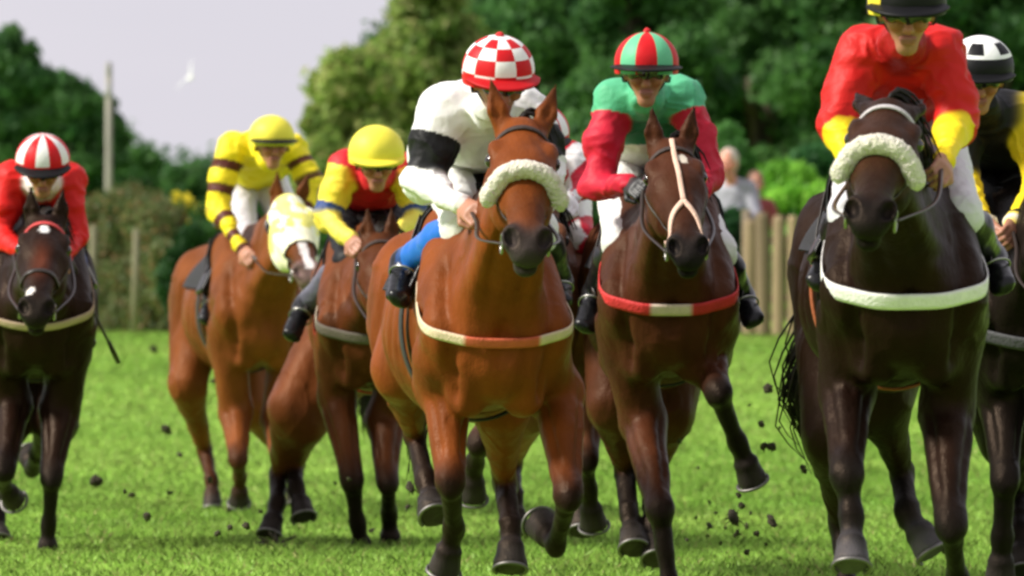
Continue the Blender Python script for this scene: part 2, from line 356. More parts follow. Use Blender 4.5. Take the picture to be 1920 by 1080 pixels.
def build_horse(H, name, label, coat, joints, poll, muzzle, ears, dz=0.0, res=0.010, mark=None, noseband='leather', breast=None, belly=None,
                cloth=(.006, .006, .008), girth=(.02, .02, .02), leg_dark=0.97, rein_to=None, tail_px=None, fore=False, hoof_c=(.028, .024, .022), wr=.030, hood=None, headscale=1.06, browc=(.03, .015, .01), face_strap=None,
                roll=0.0, mane_side=1, muzz=None, mane=True, socks=()):
    coat = np.array(coat, float); dark = coat * .45 + BLACK * .4; f = Fld(); Z = lambda x, y, z: V(x, y, z + dz)
    belly = np.array(belly if belly is not None else coat * .8, float)
    # trunk
    f.add(Z(.14, 0, 1.14), Z(-.55, 0, 1.10), (.215, .31), (.275, .315), k=.05, col=coat, tag='trunk')
    f.add(Z(-.5, 0, 1.10), Z(-.98, 0, 1.18), (.275, .31), (.23, .24), k=.07, col=coat, tag='trunk')
    f.add(Z(-.92, 0, 1.25), Z(-1.22, 0, 1.16), (.225, .21), (.18, .19), k=.09, col=coat, tag='trunk')
    f.add(Z(-.1, 0, 1.46), Z(-.95, 0, 1.385), .10, (.11, .09), k=.09, col=coat, tag='trunk')
    f.add(Z(.08, 0, 1.45), Z(-.2, 0, 1.50), (.07, .10), k=.10, col=coat, tag='trunk')
    f.add(Z(.20, 0, 1.16), Z(.30, 0, 1.02), (.20, .22), (.17, .17), k=.08, col=coat, tag='trunk')
    for s in (1, -1):
        f.add(Z(-.06, s * .13, 1.42), Z(.30, s * .16, 1.10), (.085, .14), (.105, .13), k=.06, col=coat, tag='trunk')      # shoulder blade
        f.add(Z(.30, s * .15, 1.10), Z(.02, s * .17, .93), (.095, .12), (.09, .13), k=.04, col=coat, tag='trunk')         # upper arm
        f.add(Z(.38, s * .085, 1.10), Z(.27, s * .095, .88), (.085, .09), (.075, .09), k=.025, col=coat, tag='trunk')     # breast muscle
        f.add(Z(-.95, s * .145, 1.28), Z(-1.2, s * .125, 1.06), (.125, .18), (.12, .16), k=.07, col=coat, tag='trunk')       # quarters
    # neck
    P = np.array(poll, float); Mz = np.array(muzzle, float); u = nrm(Mz - P); L = .60 * headscale; Mz = P + u * L
    s_ = V(math.sin(roll) * .0, 1, math.sin(roll)); s_ = nrm(s_ - u * np.dot(s_, u)); n_ = np.cross(u, s_)
    if n_[0] < 0: n_ = -n_
    hs = headscale
    Hd = lambda t, n, s=0.0: P + u * t * L + n_ * n * hs + s_ * s * hs
    nb = Hd(.12, -.13)
    f.add(Z(.16, 0, 1.22), nb, (.155, .27), (.072, .115), k=.09, col=coat, tag='neck')
    f.add(Z(.02, 0, 1.46), Hd(.02, -.06), (.05, .09), (.045, .05), k=.07, col=coat, tag='neck')
    for s in (1, -1):
        f.add(Z(.26, s * .10, 1.10), Hd(.25, -.17, s * .035), (.07, .09), (.04, .05), k=.05, col=coat, tag='neck')
    # head
    mz = np.array(muzz if muzz is not None else BLACK * 1.6, float)
    h = dict(side=s_, tag='head')
    f.add(Hd(.06, -.055), Hd(.34, -.055), (.070 * hs, .068 * hs), (.094 * hs, .068 * hs), k=.04, col=coat, **h)
    f.add(Hd(.32, -.050), Hd(.84, -.040), (.082 * hs, .060 * hs), (.047 * hs, .045 * hs), k=.035, col=(coat, coat * .8), **h)
    for s in (1, -1):
        f.ell(Hd(.34, -.135, s * .045), u, s_, (.135 * hs, .052 * hs, .095 * hs), k=.035, col=coat, tag='head')
        f.ell(Hd(.22, -.034, s * .080), u, s_, (.050 * hs, .026 * hs, .030 * hs), k=.022, col=coat, tag='head')              # brow over the eye
        f.add(Hd(.34, -.070, s * .088), Hd(.62, -.065, s * .058), .016 * hs, .008 * hs, k=.03, col=coat, **h)                 # facial crest
        f.ell(Hd(.25, -.060, s * .102), u, s_, (.030 * hs, .017 * hs, .024 * hs), k=.012, col=BLACK, tag='head', sub=True)
        f.ell(Hd(.91, -.028, s * .047), u, s_, (.044 * hs, .029 * hs, .036 * hs), k=.022, col=mz, tag='head')                # nostril wing
    f.add(Hd(.50, -.135), Hd(.90, -.100), (.046 * hs, .045 * hs), (.034 * hs, .030 * hs), k=.04, col=(coat, mz), **h)
    f.ell(Hd(.90, -.055), u, s_, (.072 * hs, .056 * hs, .052 * hs), k=.03, col=mz, tag='head')
    f.ell(Hd(.985, -.062), u, s_, (.028 * hs, .046 * hs, .036 * hs), k=.02, col=mz, tag='head')
    f.ell(Hd(.955, -.112), u, s_, (.036 * hs, .036 * hs, .026 * hs), k=.012, col=mz, tag='head')
    for s in (1, -1):
        f.ell(Hd(.945, -.010, s * .049), u + s_ * s * -.35, s_, (.031 * hs, .017 * hs, .029 * hs), k=.008, col=BLACK * .3, tag='head', sub=True)
    f.add(Hd(1.0, -.092, -.05), Hd(1.0, -.092, .05), .007, k=.008, col=BLACK * .5, tag='head', sub=True)
    for tip, s in zip(ears, (-1, 1)):                                      # the horse's right ear first
        b = Hd(.01, -.045, s * .055); tip = np.array(tip, float); ed = nrm(tip - b); tip = b + ed * .158 * hs
        mid = b + (tip - b) * .42; side_e = nrm(np.cross(ed, n_) * .8 + s_ * .5)
        f.add(b, mid, (.026 * hs, .024 * hs), (.034 * hs, .024 * hs), side=side_e, k=.02, col=coat, tag='ear')
        f.add(mid, tip, (.034 * hs, .022 * hs), (.006, .006), side=side_e, k=.01, col=(coat, coat * .5), tag='ear')
        fr = nrm(n_ + s_ * s * .35); fr = nrm(fr - ed * np.dot(fr, ed))
        f.add(b + ed * .05 + fr * .026 * hs, b + ed * .13 * hs + fr * .018 * hs, (.017, .016), (.007, .012), side=side_e, k=.008, col=coat * .3 + BLACK, tag='ear', sub=True)
    # legs
    lc = lambda t0, t1: (lambda t, v, w, X: coat + (BLACK - coat) * np.clip((t - t0) / (t1 - t0), 0, 1)[:, None] * leg_dark)
    dk = coat * (1 - leg_dark) + BLACK * leg_dark
    hoofc = V(*hoof_c)
    hoofs = []
    def lower(K, F, T, sock=None, hind=False, side=1):
        """cannon from K to fetlock F, then pastern and hoof to toe T"""
        c = dk if sock is None else V(*sock)
        f.add(K, K + (F - K) * .86, (.039, .047), (.032, .041), k=.02, col=dk, tag='leg')
        cd = nrm(F - K); back = V(-1, 0, 0) - cd * np.dot(V(-1, 0, 0), cd); back = nrm(back)
        f.add(K + back * .034 + cd * .05, F + back * .030, .015, .016, k=.012, col=dk, tag='leg')                             # tendon
        f.ell(F, cd, V(0, 1, 0), (.050, .038, .044), k=.03, col=dk, tag='leg')
        f.ell(F + back * .035, cd, V(0, 1, 0), (.024, .026, .020), k=.02, col=dk, tag='leg')
        pd_ = nrm(T - F); Lp = max(np.linalg.norm(T - F), .17); T = F + pd_ * Lp; C = T - pd_ * .085
        f.add(F, C, (.034, .032), (.037, .036), k=.02, col=c, tag='leg')
        f.add(C - pd_ * .005, T + pd_ * .03, (.046, .048), (.066, .070), k=.008, col=hoofc, tag='hoof', clip=(T, pd_), cap=.03)
        f.ell(C, pd_, V(0, 1, 0), (.014, .049, .051), k=.01, col=c * .7, tag='leg'); hoofs.append((T, pd_))
    for key, s in (('fR', -1), ('fL', 1)):
        if key not in joints: continue
        E, K, F, T = [np.array(q, float) for q in joints[key]]
        sh = Z(.18, s * .17, 1.02)
        f.add(sh, E, (.10, .13), (.085, .105), k=.05, col=coat, tag='fore')
        f.add(E, K, (.084, .104), (.049, .052), k=.035, col=lc(.74, 1.04), tag='fore')
        m1 = E + (K - E) * .22 + V(.03, s * .012, 0); m2 = E + (K - E) * .62 + V(.02, 0, 0)
        f.add(m1, m2, (.056, .060), (.036, .036), k=.03, col=lc(.9, 1.5), tag='fore')
        m3 = E + (K - E) * .15 + V(-.045, -s * .01, 0)
        f.add(m3, E + (K - E) * .7 + V(-.018, 0, 0), (.045, .05), (.025, .025), k=.03, col=lc(.7, 1.2), tag='fore')
        kd = nrm(K - E); f.ell(K + V(.010, 0, 0), kd, V(0, 1, 0), (.070, .040, .046), k=.04, col=(lambda t, v, w, X, K=K, kd=kd: coat + (dk - coat) * np.clip(.62 + (X - K) @ kd / .10, 0, 1)[:, None]), tag='leg')
        f.ell(K + V(-.035, 0, .01), nrm(K - E), V(0, 1, 0), (.035, .026, .024), k=.02, col=dk, tag='leg')
        lower(K, F, T, side=s)
    for key, s in (('hR', -1), ('hL', 1)):
        if key not in joints: continue
        S, K, F, T = [np.array(q, float) for q in joints[key]]
        hip = Z(-1.02, s * .13, 1.15)
        f.add(hip, S, (.155, .22), (.105, .13), k=.07, col=coat, tag='hind')
        f.add(Z(-1.22, s * .11, 1.16), S + (K - S) * .25 + V(-.06, 0, 0), (.12, .14), (.07, .085), k=.06, col=coat, tag='hind')
        f.add(S, K, (.088, .115), (.036, .042), k=.045, col=lc(.72, 1.05), tag='hind')
        f.add(S + (K - S) * .3 + V(-.04, 0, .02), K + V(-.045, 0, .05), (.045, .055), (.015, .018), k=.03, col=lc(.7, 1.0), tag='hind')
        f.ell(K, nrm(F - K), V(0, 1, 0), (.065, .040, .052), k=.025, col=dk, tag='leg')
        cd = nrm(F - K); back = V(-1, 0, .2) - cd * np.dot(V(-1, 0, .2), cd)
        f.ell(K + nrm(back) * .045 - cd * .035, cd, V(0, 1, 0), (.036, .024, .026), k=.022, col=dk, tag='leg')
        lower(K, F, T, hind=True, side=s)
    GR = [(Z(.40, 0, 1.20), Z(.40, 0, .88), .016, .028)]
    for s in (1, -1):
        GR += [(Hd(.46, -.20, s * .050), Z(.38, s * .060, 1.18), .011, .024), (Z(.24, s * .15, 1.36), Z(.42, s * .185, 1.10), .013, .030), (Z(.40, s * .165, 1.08), Z(.32, s * .155, .84), .014, .026),
               (Z(.12, s * .25, 1.24), Z(.00, s * .25, .92), .012, .030), (Z(.30, s * .20, 1.16), Z(.10, s * .25, 1.02), .008, .024), (Z(-.76, s * .27, 1.32), Z(-.88, s * .28, .96), .014, .036),
               (Z(-1.16, s * .24, 1.20), Z(-1.12, s * .24, .90), .012, .028), (Z(.30, s * .09, 1.0), Z(.38, s * .14, .94), .007, .02)]
        for j_ in range(6): GR.append((Z(-.22 - j_ * .075, s * .29, 1.22), Z(-.30 - j_ * .075, s * .27, .98), .0035, .016))
    for key in ('fR', 'fL'):
        if key in joints:
            E, K = np.array(joints[key][0], float), np.array(joints[key][1], float); ax_ = nrm(K - E); fw_ = nrm(V(1, 0, 0) - ax_ * ax_[0]); sd_ = np.cross(ax_, fw_)
            for q_ in (1, -1): GR.append((E + (K - E) * .12 + fw_ * .055 + sd_ * q_ * .050, E + (K - E) * .86 + fw_ * .036 + sd_ * q_ * .026, .007, .013))
    v, q = f.mesh(res); v = smooth_mesh(v, q, 2)
    N = vnormals(v, q)
    for A_, B_, am_, sg_ in GR:
        L_ = np.linalg.norm(B_ - A_); u_ = (B_ - A_) / L_; R_ = v - A_; t_ = np.clip(R_ @ u_, 0, L_); R_ = R_ - t_[:, None] * u_; nc_ = (R_ * N).sum(1)
        d2 = (R_ ** 2).sum(1) - nc_ ** 2; tp = np.clip(np.minimum(t_, L_ - t_) / (L_ * .25) + .25, 0, 1); v = v - N * (1.7 * am_ * tp * np.exp(-d2 / sg_ ** 2) * (np.abs(nc_) < .09))[:, None]
    rel = v - P; tt = rel @ u / L
    amp = np.where((tt > -.1) & (np.abs(rel @ n_) < .3), .0012, .0085)
    v = v + N * (amp * (fbm(v * V(7, 9, 5) + 3, 3) - .5) * 2)[:, None]
    vv = fbm(v * 4.5 + 21, 2); v = v + N * (np.exp(-((vv - .5) / .022) ** 2) * np.where(tt > -.1, .0016, .0042))[:, None]; v = v + N * ((fbm(v * V(15, 17, 11) + 8, 2) - .5) * np.where(tt > -.1, .0015, .0060))[:, None]
    c = f.colours(v)
    c = c * (0.70 + .60 * fbm(v * V(3.4, 3.4, 2.2) + 9, 4))[:, None]
    if mark: c = mark(v, c, P, u, n_, s_, L, hs)
    root = H.root(name); root.location.z = 0; H.hroot = root; H.Z = Z; H.tr = f.subset('trunk', 'fore')
    tag(root, label, 'horse', 'racehorses galloping in the field')
    mk('body', v, q, M_coat, root, cols=c)
    for T_, p_ in hoofs:
        a1 = nrm(np.cross(p_, V(0, 1, 0))); a2 = np.cross(p_, a1)
        if a1[0] < 0: a1 = -a1
        an = np.radians(np.linspace(-135, 135, 22)); sp = T_ + p_ * .003 + .060 * (np.outer(np.cos(an), a1) + np.outer(np.sin(an), a2))
        mk('horseshoe', *tube(sp, .0065, 6, flat=1.3), M_iron, root)
    hd = f.subset('head'); tr = f.subset('trunk', 'neck'); onlytr = f.subset('trunk', 'fore')
    # eyes
    for s in (1, -1):
        e = Hd(.25, -.052, s * .088)
        mk('eye', *ball(e, .024 * hs, 16, 12), M_eye, root)
    # bridle
    def headloop(t0, tilt, w, th, name_, m=M_leather, col=None, a0=0, a1=348, nn=46, nm=-.07):
        C = Hd(t0, nm); U = nrm(n_ + u * tilt); pts, dr = ring(hd, C, U, s_, a0, a1, nn, .25)
        mb = MB(); full = a1 - a0 > 340; mb.put(ribbon(pts, dr, w, th, full), col); return mb.build(name_, m, root), pts, dr
    if hood is None:
        headloop(.13, -.15, .022, .006, 'browband', M_web, browc, -100, 100, 30)
    headloop(.09, -.25, .020, .006, 'bridle', a0=90, a1=270, nn=20)
    cheeks = MB(); bit = []
    for s in (1, -1):
        pts, nn_ = hd.snap(curve([Hd(.14, -.08, s * .10), Hd(.4, -.09, s * .10), Hd(.62, -.09, s * .07), Hd(.82, -.075, s * .06)], 16))
        cheeks.put(ribbon(pts, nn_, .016, .005)); bit.append(Hd(.845, -.082, s * .068))
    cheeks.build('cheek_strap', M_leather, root)
    for b_, s in zip(bit, (1, -1)):
        a = np.linspace(0, 2 * math.pi, 20, endpoint=False); rp = b_ + .032 * (np.outer(np.cos(a), u) + np.outer(np.sin(a), n_))
        mk('bit_ring', *tube(rp, .005, 6, True), M_metal, root)
    mbm = MB(); mbm.put(tube(np.array([bit[0], bit[1]]), .007, 6)); mbm.build('bit', M_metal, root)
    if noseband == 'wool':
        C = Hd(.53, -.085); U = nrm(n_ + u * -.25); pts, dr = ring(hd, C, U, s_, -88, 88, 40, .25)
        pts = pts + dr * .020 * hs; tv, tf = tube(resample(pts, 120), np.concatenate([np.linspace(wr * .75, wr, 8), np.full(104, wr), np.linspace(wr, wr * .75, 8)]), 28, flat=1.15)
        ce = tv - np.repeat(resample(pts, 120), 28, 0); k = fbm(tv * 95, 3) - .4; tv = tv + ce * (k * .42)[:, None]
        mk('sheepskin_noseband', tv, tf, M_wool, root)
    elif noseband == 'leather': headloop(.60, 0, .022, .006, 'noseband')
    if face_strap:
        mb = MB(); fcol = face_strap
        p1, n1 = hd.snap(curve([Hd(.02, .03, 0.0), Hd(.2, .02), Hd(.45, .02, .005), Hd(.58, .02, .006)], 24)); mb.put(ribbon(p1, n1, .018, .007), fcol)
        for s in (1, -1):
            p1, n1 = hd.snap(curve([Hd(.58, .02, .006), Hd(.68, .0, s * .038), Hd(.80, -.03, s * .062), Hd(.86, -.07, s * .070)], 20)); mb.put(ribbon(p1, n1, .020, .007), fcol)
        mb.put(ribbon(*ringpair(hd, Hd(.86, -.06), nrm(n_), s_, 70, 290, 26), .018, .007), fcol)
        mb.build('cross_noseband', M_web, root)
    if hood:
        hf = f.subset('head', 'neck'); hf.P = [p for p in hf.P if not p['sub']]
        hv, hq = f.subset('head').mesh(.008, .009)
        R_ = hv - P; t_ = R_ @ u / L; keep = (t_ < .62) & (t_ > -.12)
        hq = hq[keep[hq].all(1)]; tc_ = hv; sC = R_ @ s_ / hs; nC = R_ @ n_ / hs
        col = np.tile(V(.80, .74, .18), (len(hv), 1)); col[t_ > .44] = V(.82, .79, .55); bl = (fbm(hv * 22 + 5, 2) > .56) & (t_ < .5); col[bl] = V(.84, .82, .66); col += (fbm(hv * 12) - .5)[:, None] * .12
        hn = vnormals(hv, hq); hv = hv + hn * (fbm(hv * 14) * .006)[:, None]
        mk('hood', hv, hq, M_web, root, cols=col)
        for s in (1, -1):
            e = Hd(.27, -.050, s * .092); nrmv = nrm(s_ * s * .8 + n_ * .62 + u * .1)
            a1 = nrm(np.cross(nrmv, u)); a2 = np.cross(nrmv, a1); an = np.linspace(0, 2 * math.pi, 24, endpoint=False); vs = []; 
            for rr, oo in ((.052, .0), (.052, .012), (.046, .022), (.038, .012), (.02, .004), (.002, .002)):
                vs.append(e + nrmv * oo + rr * hs * (np.outer(np.cos(an), a1) * .8 + np.outer(np.sin(an), a2) * 1.1))
            vs = np.concatenate(vs); fs = [(i * 24 + k, i * 24 + (k + 1) % 24, (i + 1) * 24 + (k + 1) % 24, (i + 1) * 24 + k) for i in range(5) for k in range(24)]
            mk('eye_cup', vs, fs, M_boot, root, cols=np.tile(V(.008, .008, .008), (len(vs), 1)))
    # breast girth
    if breast:
        w = breast.get('w', .045); cf = breast['col']
        C = Z(-.10, 0, 1.22 + breast.get('dz', 0)); U = nrm(V(1, 0, -breast.get('tilt', .42)))
        bspan = breast.get('span', 60); A = np.linspace(-bspan, bspan, 70); pts, dr = ring(f.subset('trunk', 'neck', 'fore'), C, U, V(0, 1, 0), -bspan, bspan, 70, .8)
        pts = smooth_path(pts, 6) + dr * .004
        if breast.get('wool'):
            tv, tf = tube(pts, .030, 14, flat=1.3); tv = tv + (fbm(tv * 60)[:, None] - .5) * .012 * nrm(V(1, 0, 0)); mk('breast_girth', tv, tf, M_wool, root)
        else:
            cc = np.array([cf(a) if callable(cf) else cf for a in A]); cc = np.repeat(cc, 6, 0)
            mb = MB(); mb.put(ribbon(pts, dr, w, .007), cc); mb.build('breast_girth', M_web, root)
    # saddle cloth, girth, saddle
    gx = np.linspace(-.62, -.06, 12); rows = []; no = []
    for x in gx:
        pts, dr = ring(onlytr, Z(x, 0, 1.15), V(0, 0, 1), V(0, 1, 0), -72, 72, 26, .6); rows.append(pts + dr * .012); no.append(dr)
    G_ = np.array(rows); O_ = G_ + np.array(no) * .012; n1, n2 = G_.shape[:2]; vs = np.concatenate([G_.reshape(-1, 3), O_.reshape(-1, 3)]); fs = []
    idx = lambda i, j, t: t * n1 * n2 + i * n2 + j
    for i in range(n1 - 1):
        for j in range(n2 - 1):
            fs.append((idx(i, j, 0), idx(i + 1, j, 0), idx(i + 1, j + 1, 0), idx(i, j + 1, 0))); fs.append((idx(i, j, 1), idx(i, j + 1, 1), idx(i + 1, j + 1, 1), idx(i + 1, j, 1)))
    for i in range(n1 - 1):
        for j in (0, n2 - 1): fs.append((idx(i, j, 0), idx(i + 1, j, 0), idx(i + 1, j, 1), idx(i, j, 1)))
    for j in range(n2 - 1):
        for i in (0, n1 - 1): fs.append((idx(i, j, 0), idx(i, j + 1, 0), idx(i, j + 1, 1), idx(i, j, 1)))
    mk('saddle_cloth', vs, fs, M_web, root, cols=np.tile(np.array(cloth, float), (len(vs), 1)))
    pts, dr = ring(onlytr, Z(-.20, 0, 1.12), V(0, 0, 1), V(0, 1, 0), 0, 354, 60, .6)
    mb = MB(); mb.put(ribbon(pts + dr * .018, dr, .085, .008, True), girth); mb.build('girth', M_web, root)
    sf = Fld(); sf.add(Z(-.10, 0, 1.575), Z(-.50, 0, 1.575), (.10, .030), (.14, .030), k=.03); sf.add(Z(-.06, 0, 1.56), Z(-.12, 0, 1.63), (.09, .02), (.06, .02), k=.03)
    sf.add(Z(-.54, 0, 1.58), Z(-.60, 0, 1.62), (.13, .02), (.10, .016), k=.03)
    for s in (1, -1):
        sf.add(Z(-.16, s * .11, 1.55), Z(-.10, s * .27, 1.22), (.10, .016), (.09, .014), side=(1, 0, 0), k=.03)
    sv, sq = sf.mesh(.009); mk('saddle', sv, sq, M_boot, root, cols=np.tile(V(.006, .005, .005), (len(sv), 1)))
    # tail
    tv = []; tl = MB(); base = Z(-1.34, 0, 1.20)
    for k in range(240):
        o = rng.normal(0, .022, 3); sw = rng.normal(0, 1, 3)
        if tail_px is None: a_, e_ = base + V(-.42, 0, -.16), base + V(-.62, 0, -.50)
        else: e_ = np.array(tail_px[1], float); a_ = np.array(tail_px[0], float)
        a_ = a_ + V(0, sw[0] * .022, sw[1] * .03); e_ = e_ + V(sw[2] * .04, sw[0] * .016, sw[1] * .06)
        pp = curve([base + o * .5 + V(.04, 0, 0), base + V(-.16, 0, .02) + o, a_ + o * 2, e_], 12)
        tl.put(tube(pp, np.concatenate([np.linspace(.007, .006, 6), np.linspace(.0055, .001, 6)]), 4))
    tl.build('tail', M_hair, root)
    if mane:
        ml = MB(); side = mane_side
        TT = np.linspace(0, 1, 110)[:, None]; BB, NB = f.subset('trunk', 'neck', 'head').snap(Z(.02, 0, 1.55) * (1 - TT) + Hd(.0, -.02) * TT + V(-.02, 0, .06))
        for k in range(110):
            b0 = BB[k]; nb_ = NB[k:k + 1]
            sw = rng.normal(0, 1, 3) * .012
            pp = curve([b0 - nb_[0] * .01, b0 + V(-.02, side * .025, .02) + sw * .5, b0 + V(-.04, side * .075, -.03) + sw * 1.5, b0 + V(-.05, side * .10, -.11) + sw * 2], 8)
            ml.put(tube(pp, np.linspace(.010, .0015, 8), 5))
        ml.build('mane', M_hair, root)
        fl = MB()
        for k in range(26):
            o = s_ * (k - 13) * .0026 + rng.normal(0, .003, 3)
            pp, _ = hd.snap(curve([Hd(-.02, .0) + o, Hd(.05, .02) + o * 1.3, Hd(.16, .03) + o * 1.8], 7), .006); fl.put(tube(pp, np.linspace(.0055, .001, 7), 5))
        if hood is None and fore: fl.build('forelock', M_hair, root)
    # reins
    if rein_to is not None:
        for b_, hpos in zip(bit, rein_to):
            hpos = np.array(hpos, float); mid = (b_ + hpos) / 2 + V(0, .05 * (1 if b_[1] > hpos[1] * 0 + muzzle[1] else -1), -.03)
            pp = curve([b_, mid, hpos], 26); dd = f.ev(pp); bad = (dd < .012); bad[:3] = False; pp[bad] = f.snap(pp[bad], .012)[0] if bad.any() else pp[bad]; pp = smooth_path(pp, 2); mb = MB(); mb.put(tube(pp, .008, 6, flat=.5)); mb.build('rein', M_leather, root)
    return root, f, Z
def ringpair(fld, C, U, Vv, a0, a1, n):
    p, d = ring(fld, C, U, Vv, a0, a1, n, .25); return p, d
def smooth_path(P, it):
    for _ in range(it): Q = P.copy(); Q[1:-1] = (P[:-2] + 2 * P[1:-1] + P[2:]) / 4; P = Q
    return P
def ball(c, r, n=16, m=10, sc=(1, 1, 1)):
    vs = [V(0, 0, 1)] + [V(math.sin(math.pi * i / m) * math.cos(2 * math.pi * j / n), math.sin(math.pi * i / m) * math.sin(2 * math.pi * j / n), math.cos(math.pi * i / m)) for i in range(1, m) for j in range(n)] + [V(0, 0, -1)]
    fs = [(0, 1 + j, 1 + (j + 1) % n) for j in range(n)]
    for i in range(m - 2):
        for j in range(n): a = 1 + i * n; b = a + n; fs.append((a + j, b + j, b + (j + 1) % n, a + (j + 1) % n))
    a = 1 + (m - 2) * n; fs += [(a + j, a + n, a + (j + 1) % n) for j in range(n)]
    return np.array(vs) * r * np.array(sc) + np.array(c), fs

# ------------------------------------------------------------------ people
SKIN = V(.38, .17, .105)
def face(f, C, fw, up, hs=1.0, skin=SKIN):
    """head prims: C centre of the skull, fw the way the face looks, up towards the crown"""
    r = np.cross(fw, up); X = lambda a, b, c: C + (fw * a + up * b + r * c) * hs
    kw = dict(tag='head'); D = V(*skin)
    f.ell(X(-.012, .02, 0), up, r, (.105 * hs, .074 * hs, .092 * hs), k=.02, col=D, **kw)
    f.add(X(.022, -.03, 0), X(.045, -.095, 0), (.060 * hs, .055 * hs), (.034 * hs, .030 * hs), side=r, k=.03, col=D, **kw)
    f.ell(X(.048, -.112, 0), r, up, (.026 * hs, .018 * hs, .020 * hs), k=.015, col=D, **kw)
    f.add(X(.086, .005, 0), X(.108, -.038, 0), .010 * hs, .0145 * hs, k=.014, col=(D, D * V(1.05, .8, .75)), **kw)
    for s in (1, -1):
        f.ell(X(.072, .026, s * .032), r, up, (.026 * hs, .010 * hs, .014 * hs), k=.014, col=D * .9, **kw)
        f.ell(X(.092, .002, s * .031), r, up, (.016 * hs, .010 * hs, .014 * hs), k=.012, col=D * .45, sub=True, **kw)
        f.ell(X(.070, -.028, s * .040), up, r, (.022 * hs, .020 * hs, .020 * hs), k=.018, col=D * V(1.05, .82, .78), **kw)
        f.ell(X(.100, -.042, s * .011), up, r, (.008 * hs, .009 * hs, .009 * hs), k=.008, col=D, **kw)
        f.ell(X(-.005, -.015, s * .077), up, fw, (.032 * hs, .018 * hs, .009 * hs), k=.010, col=D * .9, **kw)
    f.add(X(.088, -.068, -.020), X(.088, -.068, .020), .008 * hs, k=.010, col=V(.42, .15, .12), **kw)
    f.add(X(.100, -.0725, -.022), X(.100, -.0725, .022), .0035 * hs, k=.004, col=V(.10, .03, .03), sub=True, **kw)
    f.add(X(.084, -.081, -.015), X(.084, -.081, .015), .009 * hs, k=.010, col=V(.42, .16, .12), **kw)
def hand(f, W, d, palm_n, side, col=SKIN, curl=1.0, k=.006, gs=1.0, mirror=1):
    """a fist-like hand closed on the rein: W wrist, d along the palm, palm_n out of the palm, side towards the thumb"""
    d = nrm(d); palm_n = nrm(palm_n - d * np.dot(palm_n, d)); side = np.cross(d, palm_n) * mirror
    f.add(W, W + d * .075 * gs, (.030 * gs, .018 * gs), (.040 * gs, .017 * gs), side=side, k=.012, col=col, tag='hand')
    Ls = (.040, .044, .041, .033)
    for i in range(4):
        o = W + d * .082 * gs + side * (.030 - .020 * i) * gs; a = .25 + .10 * i * .3; p = o; ang = 0
        for j, (fr, rr) in enumerate(((1.0, .0098), (.68, .0090), (.52, .0080))):
            ang += (.55, 1.15, .95)[j] * curl; dr = d * math.cos(ang) + palm_n * math.sin(ang)
            q = p + dr * Ls[i] * fr * gs; f.add(p, q, rr * gs, rr * .93 * gs, k=.004, col=col, tag='hand'); p = q
    p = W + d * .022 * gs + side * .026 * gs; q = p + (side * .75 + d * .8 + palm_n * .45) * .034 * gs
    f.add(p, q, .013 * gs, .011 * gs, k=.008, col=col, tag='hand'); q2 = q + (d * .75 + palm_n * .85 - side * .35) * .030 * gs
    f.add(q, q2, .0105 * gs, .009 * gs, k=.004, col=col, tag='hand')
def cap_mesh(C, fw, up, rad, colf, hs=1.0, n=72, m=30, lo=-.10):
    r = np.cross(fw, up); vs = []; cs = []; 
    for i in range(m + 1):
        ph = i / m * (math.pi / 2 + .38)
        for j in range(n):
            a = 2 * math.pi * j / n; x, y, z = math.sin(ph) * math.cos(a), math.sin(ph) * math.sin(a), math.cos(ph)
            if z < 0: x, y = math.sin(ph * .5 + math.pi / 4) * math.cos(a), math.sin(ph * .5 + math.pi / 4) * math.sin(a)
            pu = 1 + .012 * math.sin(6 * a) * math.sin(ph) ** 2
            vs.append(C + (fw * x * rad[0] * pu + r * y * rad[1] * pu + up * z * rad[2]) * hs)
    fs = []; fc = []
    for i in range(m):
        for j in range(n):
            k = (j + 1) % n; fs.append((i * n + j, i * n + k, (i + 1) * n + k, (i + 1) * n + j)); fc.append(colf((j + .5) / n * 360, (i + .5) / m))
    return np.array(vs), fs, np.array(fc)
RED, WHT, YEL, GRN, NVY, BLK, BRN = V(.55, .008, .012), V(.80, .79, .78), V(.80, .62, .02), V(.05, .36, .17), V(.02, .04, .16), V(.006, .006, .007), V(.085, .018, .014)

